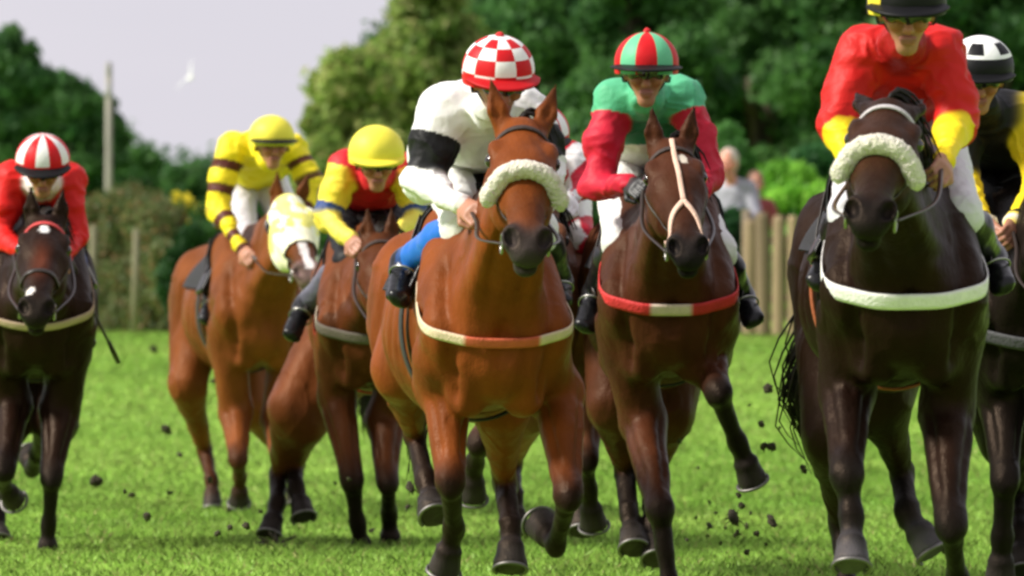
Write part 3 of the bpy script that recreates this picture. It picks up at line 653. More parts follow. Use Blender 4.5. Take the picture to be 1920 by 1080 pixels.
def build_jockey(H, name, label, J, jersey, cap, capr=1.0, breech=WHT, boot=BLK, shin=None, shin_on='RL', glove=None, peak=BLK, res=.008, look=(1, 0, -.25), upv=(.25, 0, 1),
                 goggle=True, goggle_c=None, bulk=1.0, toggle=None, skin=SKIN, hipr=1.0, collar=None, hat_peak=1.0, patch=None, scarf=None, pom=None):
    P = {k: np.array(q, float) for k, q in J.items()}
    C = P['head']; fw = nrm(V(*look)); up = V(*upv); up = nrm(up - fw * np.dot(up, fw)); r = np.cross(fw, up); hs = capr
    hip = P['hip']; sR, sL = P['shR'], P['shL']; mid = (sR + sL) / 2; sv = nrm(sL - sR)
    nk = C - up * .10 * hs - fw * .03; neck = mid * .55 + nk * .45 + V(0, 0, .01)
    base = hip + (0, 0, 0); off = V(hip[0] + .1, 0, hip[2] - .35)
    root = empty(name, (0, 0, 0)); wx = H.X0 + math.sin(H.a) * off[0]; wy = H.D0 - math.cos(H.a) * off[0]
    root.location = (wx, wy, off[2]); root.rotation_euler = (0, 0, H.a - math.pi / 2)
    tag(root, label, 'jockey', 'jockeys riding in the race')
    # the body, one continuous surface
    b = Fld(); sk = V(*skin)
    face(b, C, fw, up, hs, sk)
    b.add(C - up * .07 * hs - fw * .025, mid, (.048, .050), (.050, .048), k=.02, col=sk, tag='neck')
    b.add(mid + (hip - mid) * .18, hip, (.105, .055), (.11, .07), side=sv, k=.04, col=sk, tag='torso')
    b.add(sR, sL, .045, k=.04, col=sk, tag='torso')
    for s in 'RL':
        g = 1 if s == 'R' else -1
        b.add(P['sh' + s], P['el' + s], .040, .034, k=.03, col=sk, tag='arm'); b.add(P['el' + s], P['wr' + s], .034, .024, k=.02, col=sk, tag='arm')
        hc = V(*glove) if glove is not None else sk
        dd = nrm(P['wr' + s] - P['el' + s]); hd_ = nrm(dd * .55 + V(.75, 0, -.2))
        hand(b, P['wr' + s] + dd * .005, hd_, V(0, g * .75, -.65), None, col=hc, mirror=-g, gs=1.05)
        b.add(hip + sv * (-g) * .07 * hipr, P['kn' + s], .07, .045, k=.03, col=sk, tag='leg'); b.add(P['kn' + s], P['an' + s], .040, .022, k=.02, col=sk, tag='leg')
        b.add(P['an' + s], P['an' + s] + (P['to' + s] - P['an' + s]) * .85, .020, .018, k=.02, col=sk, tag='leg')
    v, q = b.mesh(min(res, .0065) if res < .009 else .008); v = smooth_mesh(v, q, 1, .4)
    mk('body', v, q, M_skin, root, cols=b.colours(v, .006), off=off)
    # silks
    j = Fld(); jf = jersey
    B_ = bulk
    ch = mid + (hip - mid) * .30
    j.add(mid + (hip - mid) * .08, ch, (.145 * B_, .10 * B_), (.165 * B_, .12 * B_), side=sv, k=.05, col=jf['body'], tag='t')
    j.add(ch, hip + (mid - hip) * .12, (.175 * B_, .125 * B_), (.145 * B_, .11 * B_), side=sv, k=.06, col=jf['body'], tag='t')
    j.add(sR + (sL - sR) * .12, sL + (sR - sL) * .12, .070 * B_, k=.05, col=jf.get('yoke', jf['body']), tag='t')
    j.add(mid + fw * .012, nk * .85 + mid * .15, .078, .062, k=.03, col=jf.get('collar', jf.get('yoke', jf['body'])), tag='t')
    for s in 'RL':
        sh, el, wr = P['sh' + s], P['el' + s], P['wr' + s]
        j.add(sh, sh + (el - sh) * .5, .070 * B_, .064 * B_, k=.05, col=(lambda t, v_, w_, X, a=jf['upper']: a(t * .5, X)) if callable(jf['upper']) else jf['upper'], tag='u' + s)
        j.add(sh + (el - sh) * .5, el, .064 * B_, .054 * B_, k=.03, col=(lambda t, v_, w_, X, a=jf['upper']: a(.5 + t * .5, X)) if callable(jf['upper']) else jf['upper'], tag='u' + s)
        ca = jf['fore']; j.add(el, wr, .054 * B_, .034, k=.035, col=(lambda t, v_, w_, X, a=ca: a(t, X)) if callable(ca) else ca, tag='f' + s)
        j.ell(wr, nrm(wr - el), V(0, 1, 0), (.016, .040, .038), k=.006, col=jf.get('cuff', ca if not callable(ca) else WHT), tag='f' + s)
    v, q = j.mesh(res * .9); v = smooth_mesh(v, q, 1, .4); N = vnormals(v, q)
    w1 = fbm(v * V(7, 7, 10) + 1.3, 2); w2 = 1 - np.abs(2 * vnoise(v * V(19, 10, 13) + w1[:, None] * 3) - 1); w3 = 1 - np.abs(2 * vnoise(v * V(34, 30, 44) + w1[:, None] * 4) - 1)
    v = v + N * ((w1 - .5) * .044 + (np.maximum(w2, .25) ** 2 - .4) * .011 + (w3 ** 2 - .4) * .0018)[:, None]
    cc = j.colours(v, .004)
    if patch: cc = patch(v, cc, N)
    mk('silks', v, q, M_cloth, root, cols=cc, off=off)
    # breeches
    l = Fld()
    l.add(hip - sv * .06, hip + sv * .06, (.13, .12), side=(0, 0, 1), k=.05, col=breech, tag='b')
    for s, g in (('R', -1), ('L', 1)):
        hp = hip + sv * g * .085 * hipr
        l.add(hp, P['kn' + s], .105, .068, k=.05, col=breech, tag='b'); l.add(P['kn' + s], P['kn' + s] + (P['an' + s] - P['kn' + s]) * .22, .066, .058, k=.03, col=breech, tag='b')
    v, q = l.mesh(res); N = vnormals(v, q); w1 = fbm(v * 13 + 4, 3); w2 = 1 - np.abs(2 * vnoise(v * V(16, 16, 28) + w1[:, None] * 3) - 1)
    v = v + N * ((w1 - .5) * .012 + (w2 - .6) * .006)[:, None]; mk('breeches', v, q, M_cloth, root, cols=l.colours(v, .004), off=off)
    for s in 'RL':
        kn, an, to = P['kn' + s], P['an' + s], P['to' + s]; t0 = kn + (an - kn) * .06; sc_ = V(*(shin if shin is not None and s in shin_on else boot))
        bo = Fld(); ct = lambda t, v_, w_, X: np.where((t < .78)[:, None], sc_, V(*boot))
        bo.add(t0, t0 + (an - t0) * .35, .064, .070, k=.02, col=sc_); bo.add(t0 + (an - t0) * .35, an, .070, .046, k=.02, col=ct)
        heel = an - nrm(to - an) * .045 + nrm(an - kn) * .035; fu = nrm(to - an)
        bo.add(kn + (an - kn) * .8, an, .048, .047, k=.02, col=ct); bo.ell(an, fu, V(0, 1, 0), (.056, .044, .050), k=.02, col=boot)
        bo.add(heel, an + fu * .02, .036, .040, k=.02, col=boot); bo.add(an + fu * .02 + nrm(an - kn) * .02, to, (.040, .036), (.046, .030), side=np.cross(fu, nrm(an - kn)), k=.03, col=boot)
        bo.add(heel + nrm(an - kn) * .03, to + nrm(an - kn) * .032, (.036, .012), (.040, .010), side=np.cross(fu, nrm(an - kn)), k=.008, col=BLK)
        v, q = bo.mesh(.0075); N = vnormals(v, q); v = v + N * ((fbm(v * 24) - .5) * .010)[:, None]
        mk('boot', v, q, M_boot, root, cols=bo.colours(v, .004), off=off)
        # stirrup iron round the foot
        ctr = an + fu * .085; sd_ = nrm(np.cross(fu, nrm(an - kn))); upk = -nrm(an - kn)
        a = np.linspace(0, 2 * math.pi, 22, endpoint=False); ip = ctr + V(0, 0, 0) + .052 * np.outer(np.cos(a), sd_) + .056 * np.outer(np.sin(a), upk) + upk * .005
        st = mk('stirrup', *tube(ip, .0045, 6, True), M_metal, H.hroot); g_ = 1 if s == 'L' else -1
        top = ctr + upk * .062; lp = curve([H.Z(-.16, g_ * .20, 1.50), (H.Z(-.16, g_ * .30, 1.30) + top) / 2, top], 18); lp, ln = (lambda q_: (np.where((H.tr.ev(q_) < .03)[:, None], H.tr.snap(q_, .03)[0], q_), H.tr.grad(q_)))(lp)
        mk('stirrup_leather', *ribbon(smooth_path(lp, 2), ln, .022, .004), M_leather, H.hroot)
    # helmet under its silk cover
    HCn = C + up * .028 * hs - fw * .012
    tilt_up = nrm(up - fw * .10); tf_ = np.cross(tilt_up, r)
    if np.dot(tf_, fw) < 0: tf_ = -tf_
    cv, cf_, cc = cap_mesh(HCn, tf_, tilt_up, (.124, .118, .112), cap, hs)
    mk('helmet', cv, cf_, M_paint, root, fcols=cc, off=off)
    if pom is not None: mk('pompom', *wobble(ball(HCn + tilt_up *   .112 * hs, .014, 14, 10)), M_web, root, cols=np.tile(V(*pom), (14 * 9 + 2, 1)), off=off)
    pv = []; na = 26; nr = 6
    for lay in (0, 1):
        for i in range(nr):
            rr = i / (nr - 1)
            for k in range(na):
                a = math.radians(-66 + 132 * k / (na - 1)); ext = rr * .062 * hat_peak * math.cos(a * .95) ** .7
                ca_, sa_ = math.cos(a), math.sin(a)
                pv.append(HCn + (tf_ * (ca_ * (.122 + ext)) + r * (sa_ * (.115 + ext * .55)) + tilt_up * (-.006 - rr * .018 * ca_ - lay * .006)) * hs)
    pf = []
    for i in range(nr - 1):
        for k in range(na - 1):
            a_, b_, c_, d_ = i * na + k, i * na + k + 1, (i + 1) * na + k + 1, (i + 1) * na + k; o = nr * na; pf += [(a_, d_, c_, b_), (a_ + o, b_ + o, c_ + o, d_ + o)]
    for k in range(na - 1): i = (nr - 1) * na; pf.append((i + k, i + k + nr * na, i + k + 1 + nr * na, i + k + 1))
    mk('peak', pv, pf, M_peak, root, cols=np.tile(V(*peak), (len(pv), 1)), off=off)
    # chin strap
    hd_ = b.subset('head'); mb = MB(); pts, dr = ring(hd_, C - up * .02 - fw * .0, up * -1, r, -88, 88, 40, .25); mb.put(ribbon(pts, dr, .016, .005), BLK); mb.build('chin_strap', M_web, root, off=off)
    if goggle:
        gc = C + fw * .0 + up * .004 * hs; a = np.radians(np.linspace(-68, 68, 30)); rows = []
        for hgt, o in ((.026, .0), (.024, .010), (0, .016), (-.020, .011), (-.024, .0)):
            rows.append(gc + ((np.outer(np.cos(a), fw) * (.103 + o)) + np.outer(np.sin(a), r) * (.080 + o * .6)) * hs + up * (hgt + 0 * a)[:, None] * hs - up * (.006 * np.cos(a * 9) * (1 if hgt < 0 else 0))[:, None])
        vs = np.concatenate(rows); fs = [(i * 30 + k, i * 30 + k + 1, (i + 1) * 30 + k + 1, (i + 1) * 30 + k) for i in range(4) for k in range(29)]
        g_ = mk('goggles', vs, fs, M_lens, root, off=off)
        so = g_.modifiers.new('t', 'SOLIDIFY'); so.thickness = .003
        mb = MB(); pts, dr = ring(hd_, gc, fw, r, 66, 294, 30, .25); mb.put(ribbon(pts, dr, .026, .006), goggle_c if goggle_c is not None else BLK); mb.build('goggle_strap', M_web, root, off=off)
    else:
        for s in (1, -1): mk('eye', *ball(C + (fw * .081 + up * .002 + r * s * .031) * hs, .0105 * hs, 12, 8), M_eye, root, off=off)
    if scarf is not None:
        mb = MB(); a = np.linspace(0, 2 * math.pi, 24, endpoint=False); cN = neck + (C - neck) * .12
        mb.put(tube(cN + .062 * (np.outer(np.cos(a), fw) + np.outer(np.sin(a), r)), .02, 8, True), scarf); mb.build('neck_scarf', M_web, root, off=off)
    return root, P, off
def wobble(vf):
    v, f = vf; c = v.mean(0); return c + (v - c) * (0.8 + .5 * fbm(v * 90))[:, None], f
def whip(H, A, B, label):
    r = empty('whip', (0, 0, 0)); A = np.array(A, float); B = np.array(B, float); d = nrm(B - A)
    r.location = (H.X0, H.D0, 0); r.rotation_euler = (0, 0, H.a - math.pi / 2); tag(r, label, 'whip')
    mb = MB(); mb.put(tube(curve([A, (A + B) / 2 + V(0, 0, -.01), B - d * .1], 12), np.linspace(.010, .006, 12), 8), BLK); mb.build('shaft', M_leather, r)
    mb = MB(); mb.put(tube(np.array([B - d * .12, B - d * .06, B]), (.012, .016, .014), 8, flat=.5), BLK); mb.build('flap', M_leather, r)
    mb = MB(); mb.put(tube(np.array([A - d * .10, A, A + d * .03]), (.014, .013, .011), 8), BLK); mb.build('grip', M_leather, r)
# ------------------------------------------------------------------ the race
def capcol(kind):
    def f(az, t):                                            # az 0 = front, t 0 = crown
        if kind == 'yellow': return V(.82, .72, .07) * (.97 if int(az / 45) % 2 else 1)
        if kind == 'check':
            if t > .86: return RED
            r_ = int(t * 4.8 + .2); c_ = ((az + (0 if r_ % 2 else 36)) % 72)
            return RED if (20 < c_ < 56 and r_ > 0) else WHT
        if kind == 'red_stripes': return WHT if (int((az + 15) % 360 / 30) % 2 == 0 and t < .80) else RED
        if kind == 'green_red': return RED if (int((az + 18) % 360 / 36) % 2 == 0 and t > .03) else V(.13, .48, .26)
        if kind == 'black_white':
            a = (az + 20) % 72; return V(.80, .80, .80) if (t < .60 and not (14 < a < 52 and .30 < t < .55)) else BLK
        if kind == 'black': return BLK
        if kind == 'black_yellow': return V(.75, .6, .05) if abs((az % 360) - 60) < 14 else BLK
    return f

def bodymark(kind):
    def f(v, c, P, u, n_, s_, L, hs):
        R = v - P; t = R @ u / L; n = R @ n_ / hs; s = R @ s_ / hs; front = n > -.07
        noise = (fbm(v * 40) - .5) * .05
        if kind == 'star': w = ((s + .0) ** 2 / .018 ** 2 + (t - .19) ** 2 / .045 ** 2 + noise * 20 < 1) & front; c[w] = V(.75, .72, .68)
        if kind == 'star_snip':
            w = ((s - .0) ** 2 / .020 ** 2 + (t - .17) ** 2 / .042 ** 2 + noise * 12 < 1) & front; c[w] = V(.78, .76, .74)
            w = ((s + .03) ** 2 / .018 ** 2 + (t - .80) ** 2 / .04 ** 2 + noise * 12 < 1) & front; c[w] = V(.70, .66, .62)
            w = np.exp(-(s / .035) ** 2 - ((t - .5) / .16) ** 2)[:, None] * front[:, None]; c = c * (1 - w * .7) + V(.12, .03, .015) * w * .7
        if kind == 'small_star_side': w = ((s - .028) ** 2 / .016 ** 2 + (t - .20) ** 2 / .04 ** 2 + noise * 14 < 1) & front; c[w] = V(.62, .55, .45)
        if kind == 'grey_nose': w = (np.exp(-(s / .020) ** 2 - ((t - .80) / .10) ** 2) * front)[:, None]; c = c * (1 - w * .85) + V(.48, .36, .32) * w * .85
        if kind == 'dark_head': c[t > -.25] *= .5
        if kind == 'brown_face': w = (np.clip(1.15 - np.abs(t - .42) / .45, 0, 1) * np.clip(.35 + 1.3 * (fbm(v * 9) - .2), 0, 1) * (n > -.12))[:, None] * .8; c = c * (1 - w) + V(.050, .018, .008) * w
        if kind == 'blaze': w = (np.abs(s + noise * .2) < .020) & (t > .05) & (t < .93) & front; c[w] = V(.75, .70, .68)
        return c
    return f
cloth_col = (.012, .012, .015)

# D: the leading bright bay, centre
D = HF(930, 540, 8)
jD = dict(fR=[D(838, 725, .08), D(843, 902, .30), D(852, 992, .08), D(836, 1058, .02)],
          fL=[D(1045, 735, .08), D(1066, 925, .40), D(1042, 1022, .14), D(1014, 985, .0)],
          hR=[D(752, 690, -.78), D(778, 815, -1.15), D(800, 905, -.95), D(812, 950, -.86)],
          hL=[D(940, 760, -.78), D(946, 905, -1.10), D(958, 985, -.90), D(957, 1050, -.84)])
handsD = [D(1010, 400, .52), D(905, 400, .52)]
hD, fD, ZD = build_horse(D, 'horse', 'bright bay horse with white sheepskin noseband and cream chest strap, ridden by the checked cap',
    (.175, .043, .0085), jD, D(980, 222, .88), D(990, 422, 1.34), (D(920, 150, .84), D(1050, 140, .80)), dz=-.06, res=.009,
    noseband='wool', breast=dict(col=lambda a: V(.55, .10, .04) if abs(a) < 13 else V(.70, .55, .38), w=.036, tilt=.44, dz=.09),
    rein_to=handsD, muzz=(.035, .028, .027), mane_side=1, headscale=1.13)
sD = dict(head=D(935, 148, .42), shR=D(832, 208, .16), shL=D(985, 208, .12), elR=D(792, 348, .20), wrR=D(868, 384, .44),
          elL=D(1030, 325, .16), wrL=D(1015, 400, .44), hip=D(868, 285, -.38), knR=D(868, 425, .16), anR=D(762, 492, -.16), toR=D(748, 560, .02),
          knL=D(1008, 430, -.15), anL=D(1046, 525, -.46), toL=D(1050, 565, -.30))
band = lambda a, b, c1, c2: (lambda t, X: np.where(((t > a) & (t < b))[:, None], c2, c1))
build_jockey(D, 'jockey', 'jockey in white silks with black armbands and a red and white checked cap', sD,
    dict(body=WHT, upper=band(.36, .84, WHT, BLK), fore=WHT, cuff=WHT), capcol('check'), capr=1.06, shin=(.015, .13, .50), shin_on='R', peak=RED * .8, look=(1, .12, -.38),
    res=.007, bulk=1.14, pom=RED, scarf=None)

# E: bay with the red chest strap
E = HF(1254, 492, 1.5)
jE = dict(fR=[E(1205, 790, .10), E(1237, 955, .50), E(1256, 1100, .52), E(1262, 1165, .60)],
          fL=[E(1316, 660, .12), E(1346, 735, .42), E(1383, 832, .28), E(1402, 880, .24)],
          hR=[E(1150, 760, -.78), E(1172, 880, -1.12), E(1180, 965, -.90), E(1186, 1010, -.82)],
          hL=[E(1252, 775, -.78), E(1222, 900, -1.10), E(1222, 985, -.90), E(1228, 1030, -.82)])
hE, fE, ZE = build_horse(E, 'horse', 'dark bay horse with a cream cross noseband and red chest strap, one foreleg lifted high',
    (.056, .0165, .0065), jE, E(1258, 262, .86), E(1290, 448, 1.30), (E(1222, 195, .84), E(1300, 205, .82)), dz=.03, res=.009,
    noseband='none', face_strap=(.72, .48, .36), mark=bodymark('small_star_side'), breast=dict(col=lambda a: V(.70, .55, .45) if (abs(a) < 7 or abs(a) > 62) else V(.55, .02, .02), w=.046, tilt=.42, dz=.10),
    rein_to=[E(1300, 350, .5), E(1212, 345, .5)], muzz=(.014, .013, .014))
sE = dict(head=E(1212, 132, .42), shR=E(1150, 186, .14), shL=E(1284, 186, .14), elR=E(1118, 352, .22), wrR=E(1180, 345, .44),
          elL=E(1330, 330, .22), wrL=E(1306, 372, .44), hip=E(1200, 290, -.38), knR=E(1165, 450, .14), anR=E(1118, 545, -.14), toR=E(1098, 610, .0),
          knL=E(1345, 470, .12), anL=E(1388, 555, -.12), toL=E(1412, 600, .04))
def pE(v, c, N): return c
build_jockey(E, 'jockey', 'jockey with green shoulders, crimson sleeves and a green and red cap', sE,
    dict(body=lambda t, v, w, X: np.where((X[:, 2] > sE['shR'][2] - .17)[:, None], V(.03, .20, .10), V(.75, .73, .70)), yoke=V(.09, .42, .22), upper=lambda t, X: np.where((t < .18)[:, None], V(.09, .42, .22), V(.52, .012, .035)), fore=V(.52, .012, .035)),
    capcol('green_red'), capr=1.02, glove=BLK * 1.5, look=(1, -.05, -.16), res=.007, bulk=1.0, breech=WHT, pom=RED, hat_peak=1.5, goggle_c=V(.05, .02, .02))

# G: near-black horse on the right
G = HF(1697, 580, 1)
jG = dict(fR=[G(1588, 735, .12), G(1588, 890, .46), G(1598, 972, .50), G(1597, 1035, .56)],
          fL=[G(1775, 770, .10), G(1782, 985, .40), G(1795, 1085, .20), G(1800, 1160, .16)],
          hR=[G(1562, 820, -.78), G(1578, 980, -1.10), G(1588, 1110, -.95), G(1592, 1180, -.85)],
          hL=[G(1650, 740, -.78), G(1690, 890, -1.10), G(1700, 960, -.92), G(1732, 1010, -.88)])
hG, fG, ZG = build_horse(G, 'horse', 'near black horse with thick white sheepskin noseband and plain white chest strap',
    (.0105, .0042, .0026), jG, G(1668, 186, .84), G(1634, 372, 1.32), (G(1600, 168, .62), G(1746, 168, .60)), dz=.07, res=.010,
    noseband='wool', breast=dict(col=V(.74, .72, .70), w=.052, tilt=.40, dz=.08), rein_to=[G(1765, 310, .5), G(1600, 330, .5)], girth=(.30, .07, .02), browc=(.45, .42, .42), headscale=1.10, muzz=(.007, .006, .006), hoof_c=(.07, .065, .07), mark=bodymark('brown_face'), tail_px=[G(1518, 715, -1.50), G(1522, 800, -1.60)])
sG = dict(head=G(1700, 16, .42), shR=G(1612, 100, .14), shL=G(1768, 98, .14), elR=G(1576, 240, .20), wrR=G(1606, 330, .42),
          elL=G(1795, 235, .20), wrL=G(1770, 300, .44), hip=G(1690, 210, -.40), knR=G(1595, 400, .14), anR=G(1558, 475, -.16), toR=G(1535, 530, .0),
          knL=G(1800, 400, .14), anL=G(1855, 480, -.16), toL=G(1880, 535, .0))
build_jockey(G, 'jockey', 'jockey in red silks with yellow cuffs and a black cap on the near black horse', sG,
    dict(body=V(.55, .012, .01), upper=V(.55, .012, .01), fore=lambda t, X: np.where((t < .12)[:, None], V(.55, .012, .01), V(.82, .62, .015)), cuff=V(.82, .62, .015), collar=V(.30, .006, .006)),
    capcol('black_yellow'), capr=1.08, look=(1, -.02, -.30), res=.007, bulk=1.10, breech=V(.62, .60, .66), goggle_c=V(.25, .12, .02))

# A: dark horse at the left edge
A = HF(66, 412, 4)
jA = dict(fL=[A(112, 770, .10), A(98, 895, .34), A(91, 985, .24), A(88, 1030, .22)],
          fR=[A(22, 760, .10), A(8, 880, .42), A(6, 905, .10), A(18, 925, .02)],
          hR=[A(10, 800, -.78), A(2, 900, -1.1), A(-4, 975, -.9), A(-2, 1000, -.82)], hL=[A(105, 790, -.78), A(70, 850, -1.1), A(60, 880, -1.3), A(58, 860, -1.42)])
hA, fA, ZA = build_horse(A, 'horse', 'dark horse with a white star and a red and white browband at the left edge',
    (.012, .005, .003), jA, A(86, 405, .86), A(70, 552, 1.30), (A(58, 350, .84), A(118, 352, .84)), dz=-.01, res=.012, mark=bodymark('star_snip'), noseband='leather',
    breast=dict(col=V(.42, .30, .20), w=.035, tilt=.55, dz=.13), rein_to=[A(130, 480, .5), A(40, 480, .5)], browc=(.55, .05, .05), headscale=1.12)
sA = dict(head=A(80, 312, .42), shR=A(22, 335, .14), shL=A(126, 337, .14), elR=A(0, 440, .2), wrR=A(40, 472, .44), elL=A(142, 440, .2), wrL=A(122, 480, .44),
          hip=A(75, 400, -.4), knR=A(8, 500, .14), anR=A(-10, 570, -.14), toR=A(-14, 620, 0), knL=A(142, 545, .14), anL=A(156, 600, -.14), toL=A(162, 645, 0))
build_jockey(A, 'jockey', 'jockey in red silks and a red and white striped cap at the left edge', sA, dict(body=V(.58, .01, .008), upper=V(.58, .01, .008), fore=V(.58, .01, .008), collar=V(.7, .6, .6)),
    capcol('red_stripes'), capr=1.04, look=(1, 0, -.45), res=.010, bulk=1.05, breech=NVY)
whip(A, A(138, 500, .30), A(222, 680, .05), 'long black whip hanging down beside the dark horse with the star')

# B: bay wearing the yellow hood
B = HF(492, 352, 12)
jB = dict(fR=[B(442, 775, .08), B(446, 860, .36), B(450, 895, .16), B(449, 925, .10)], fL=[B(520, 790, .08), B(528, 870, .40), B(520, 920, .22), B(515, 962, .16)],
          hR=[B(352, 725, -.78), B(384, 845, -1.10), B(396, 900, -.90), B(398, 945, -.84)], hL=[B(470, 760, -.78), B(520, 840, -1.10), B(548, 890, -.90), B(556, 935, -.84)])
hB, fB, ZB = build_horse(B, 'horse', 'chestnut horse wearing a pale yellow hood with black eye cups', (.15, .042, .010), jB, B(540, 368, .86), B(572, 474, 1.26),
    (B(520, 330, .86), B(578, 330, .86)), dz=-.03, res=.012, noseband='none', hood=True, mark=bodymark('blaze'), muzz=(.20, .13, .12), rein_to=[B(500, 480, .5), B(485, 480, .5)], breast=None, leg_dark=.75, headscale=1.12, mane=False)
hoop = lambda t, X: np.where((((t * 2.6) % 1) > .60)[:, None], BRN, V(.82, .66, .02))
sB = dict(head=B(510, 268, .42), shR=B(432, 276, .14), shL=B(556, 280, .14), elR=B(408, 392, .18), wrR=B(455, 466, .44), elL=B(590, 360, .2), wrL=B(520, 470, .44),
          hip=B(470, 330, -.42), knR=B(462, 488, .16), anR=B(400, 560, -.14), toR=B(388, 600, .0), knL=B(570, 480, .1), anL=B(590, 560, -.14), toL=B(592, 600, 0))
build_jockey(B, 'jockey', 'jockey in yellow silks with brown hooped sleeves riding the hooded horse', sB,
    dict(body=lambda t, v, w, X: np.where((np.abs(np.abs(X[:, 1] - sB['head'][1]) - .14 + (X[:, 2] - sB['shR'][2]) * .5) < .022)[:, None], BRN, V(.82, .66, .02)), yoke=V(.82, .66, .02), upper=hoop, fore=hoop, cuff=BRN),
    capcol('yellow'), capr=1.04, look=(1, .0, -.15), res=.0085, bulk=1.03, goggle=False, breech=V(.66, .64, .72), glove=None)

# C: bay half hidden behind the leader
C = HF(702, 408, 2.5)
jC = dict(fR=[C(632, 745, .10), C(660, 900, .34), C(672, 985, .24), C(682, 1042, .20)], fL=[C(722, 790, .08), C(728, 905, .34), C(730, 965, .12), C(732, 1035, .06)],
          hR=[C(545, 765, -.78), C(522, 890, -1.10), C(520, 945, -.92), C(510, 985, -.86)], hL=[C(572, 790, -.78), C(552, 870, -1.10), C(556, 915, -.94), C(564, 948, -.88)])
hC, fC, ZC = build_horse(C, 'horse', 'bay horse half hidden behind the leader, ridden by the jockey with blue armbands', (.125, .035, .010), jC, C(712, 440, .84), C(726, 575, 1.26),
    (C(690, 395, .80), C(734, 395, .80)), dz=-.07, res=.011, breast=dict(col=lambda a: V(.74, .64, .48) if a < -32 else V(.1, .08, .06), w=.05, dz=.06), rein_to=[C(715, 470, .5), C(675, 470, .5)], girth=(.55, .015, .01), mark=bodymark('dark_head'))
sC = dict(head=C(706, 298, .44), shR=C(646, 316, .16), shL=C(758, 318, .16), elR=C(612, 412, .2), wrR=C(656, 448, .46), elL=C(785, 410, .2), wrL=C(725, 450, .46),
          hip=C(675, 370, -.4), knR=C(655, 492, .16), anR=C(572, 572, -.12), toR=C(548, 628, .02), knL=C(765, 490, .1), anL=C(800, 570, -.14), toL=C(805, 620, 0))
build_jockey(C, 'jockey', 'jockey in red with yellow sleeves, blue armbands and a plain yellow cap', sC,
    dict(body=V(.50, .012, .02), yoke=V(.50, .012, .02), upper=lambda t, X: np.where(((t > .72) & (t < .98))[:, None], V(.015, .05, .20), np.where((t < .02)[:, None], V(.50, .012, .02), V(.80, .64, .05))), fore=V(.82, .70, .10)),
    capcol('yellow'), capr=1.08, look=(1, .05, -.35), res=.0085, bulk=1.0, breech=BLK, shin=(.10, .10, .13), peak=(.80, .68, .06), hat_peak=.7)

# F: runner tucked in between the leader and the dark bay
Fh = HF(1008, 466, 3)
jF = dict(fL=[Fh(1095, 740, .1), Fh(1100, 860, .3), Fh(1104, 920, .2), Fh(1110, 960, .15)], fR=[Fh(960, 740, .1), Fh(900, 830, .36), Fh(890, 870, .2), Fh(888, 905, .15)],
          hL=[Fh(1080, 740, -.78), Fh(1090, 860, -1.1), Fh(1092, 930, -.9), Fh(1092, 965, -.85)], hR=[Fh(990, 760, -.78), Fh(960, 870, -1.1), Fh(965, 930, -.9), Fh(965, 970, -.85)])
hF, fF, ZF = build_horse(Fh, 'horse', 'brown horse almost hidden between the leader and the dark bay', (.16, .06, .03), jF, Fh(1010, 380, .84), Fh(1015, 560, 1.24),
    (Fh(990, 335, .82), Fh(1030, 335, .82)), dz=0, res=.013, rein_to=[Fh(1040, 440, .5), Fh(1000, 440, .5)])
def diam(v, c, N):
    a = np.abs(((v[:, 1] * 9 + v[:, 0] * 3) % 1) - .5) + np.abs(((v[:, 2] * 7) % 1) - .5); c = c.copy(); c[a < .5] = V(.55, .01, .03); return c
sF = dict(head=Fh(1012, 262, .42), shR=Fh(960, 292, .14), shL=Fh(1066, 305, .14), elR=Fh(945, 380, .2), wrR=Fh(985, 420, .44), elL=Fh(1088, 345, .2), wrL=Fh(1072, 372, .44),
          hip=Fh(1020, 350, -.4), knR=Fh(965, 470, .1), anR=Fh(940, 560, -.14), toR=Fh(935, 600, 0), knL=Fh(1082, 448, .2), anL=Fh(1108, 530, -.14), toL=Fh(1100, 590, 0))
rF, _, offF = build_jockey(Fh, 'jockey', 'jockey in red and white diamond silks almost hidden behind the leading horse', sF, dict(body=WHT, upper=WHT, fore=WHT), capcol('red_stripes'), capr=1.0, look=(1, 0, -.4),
    res=.010, breech=WHT, patch=diam, glove=WHT, bulk=1.1)
for o in rF.children:
    if o.name.startswith('breeches'):
        me = o.data; n = len(me.vertices); co = np.empty(n * 3, np.float32); me.vertices.foreach_get('co', co); co = co.reshape(-1, 3)
        c = diam(co, np.tile(WHT, (n, 1)), None); a = np.ones((n, 4), np.float32); a[:, :3] = c; me.color_attributes['Col'].data.foreach_set('color', a.ravel())

# H: black horse at the right edge
Hh = HF(1938, 505, 3)
jH = dict(fR=[Hh(1880, 760, .1), Hh(1884, 900, .34), Hh(1879, 1010, .28), Hh(1876, 1075, .24)], fL=[Hh(2000, 760, .1), Hh(2010, 900, .34), Hh(2008, 1000, .2), Hh(2008, 1060, .15)],
          hR=[Hh(1885, 820, -.78), Hh(1905, 920, -1.1), Hh(1912, 1000, -.92), Hh(1918, 1050, -.85)], hL=[Hh(1990, 800, -.78), Hh(1995, 920, -1.1), Hh(2000, 1030, -.9), Hh(2005, 1090, -.85)])
hH, fH, ZH = build_horse(Hh, 'horse', 'black horse partly out of view at the right edge', (.007, .005, .004), jH, Hh(1985, 330, .84), Hh(1995, 560, 1.24),
    (Hh(1960, 270, .82), Hh(2010, 270, .82)), dz=.0, res=.012, rein_to=[Hh(1960, 430, .5), Hh(1915, 430, .5)], breast=dict(col=V(.06, .06, .065), w=.05))
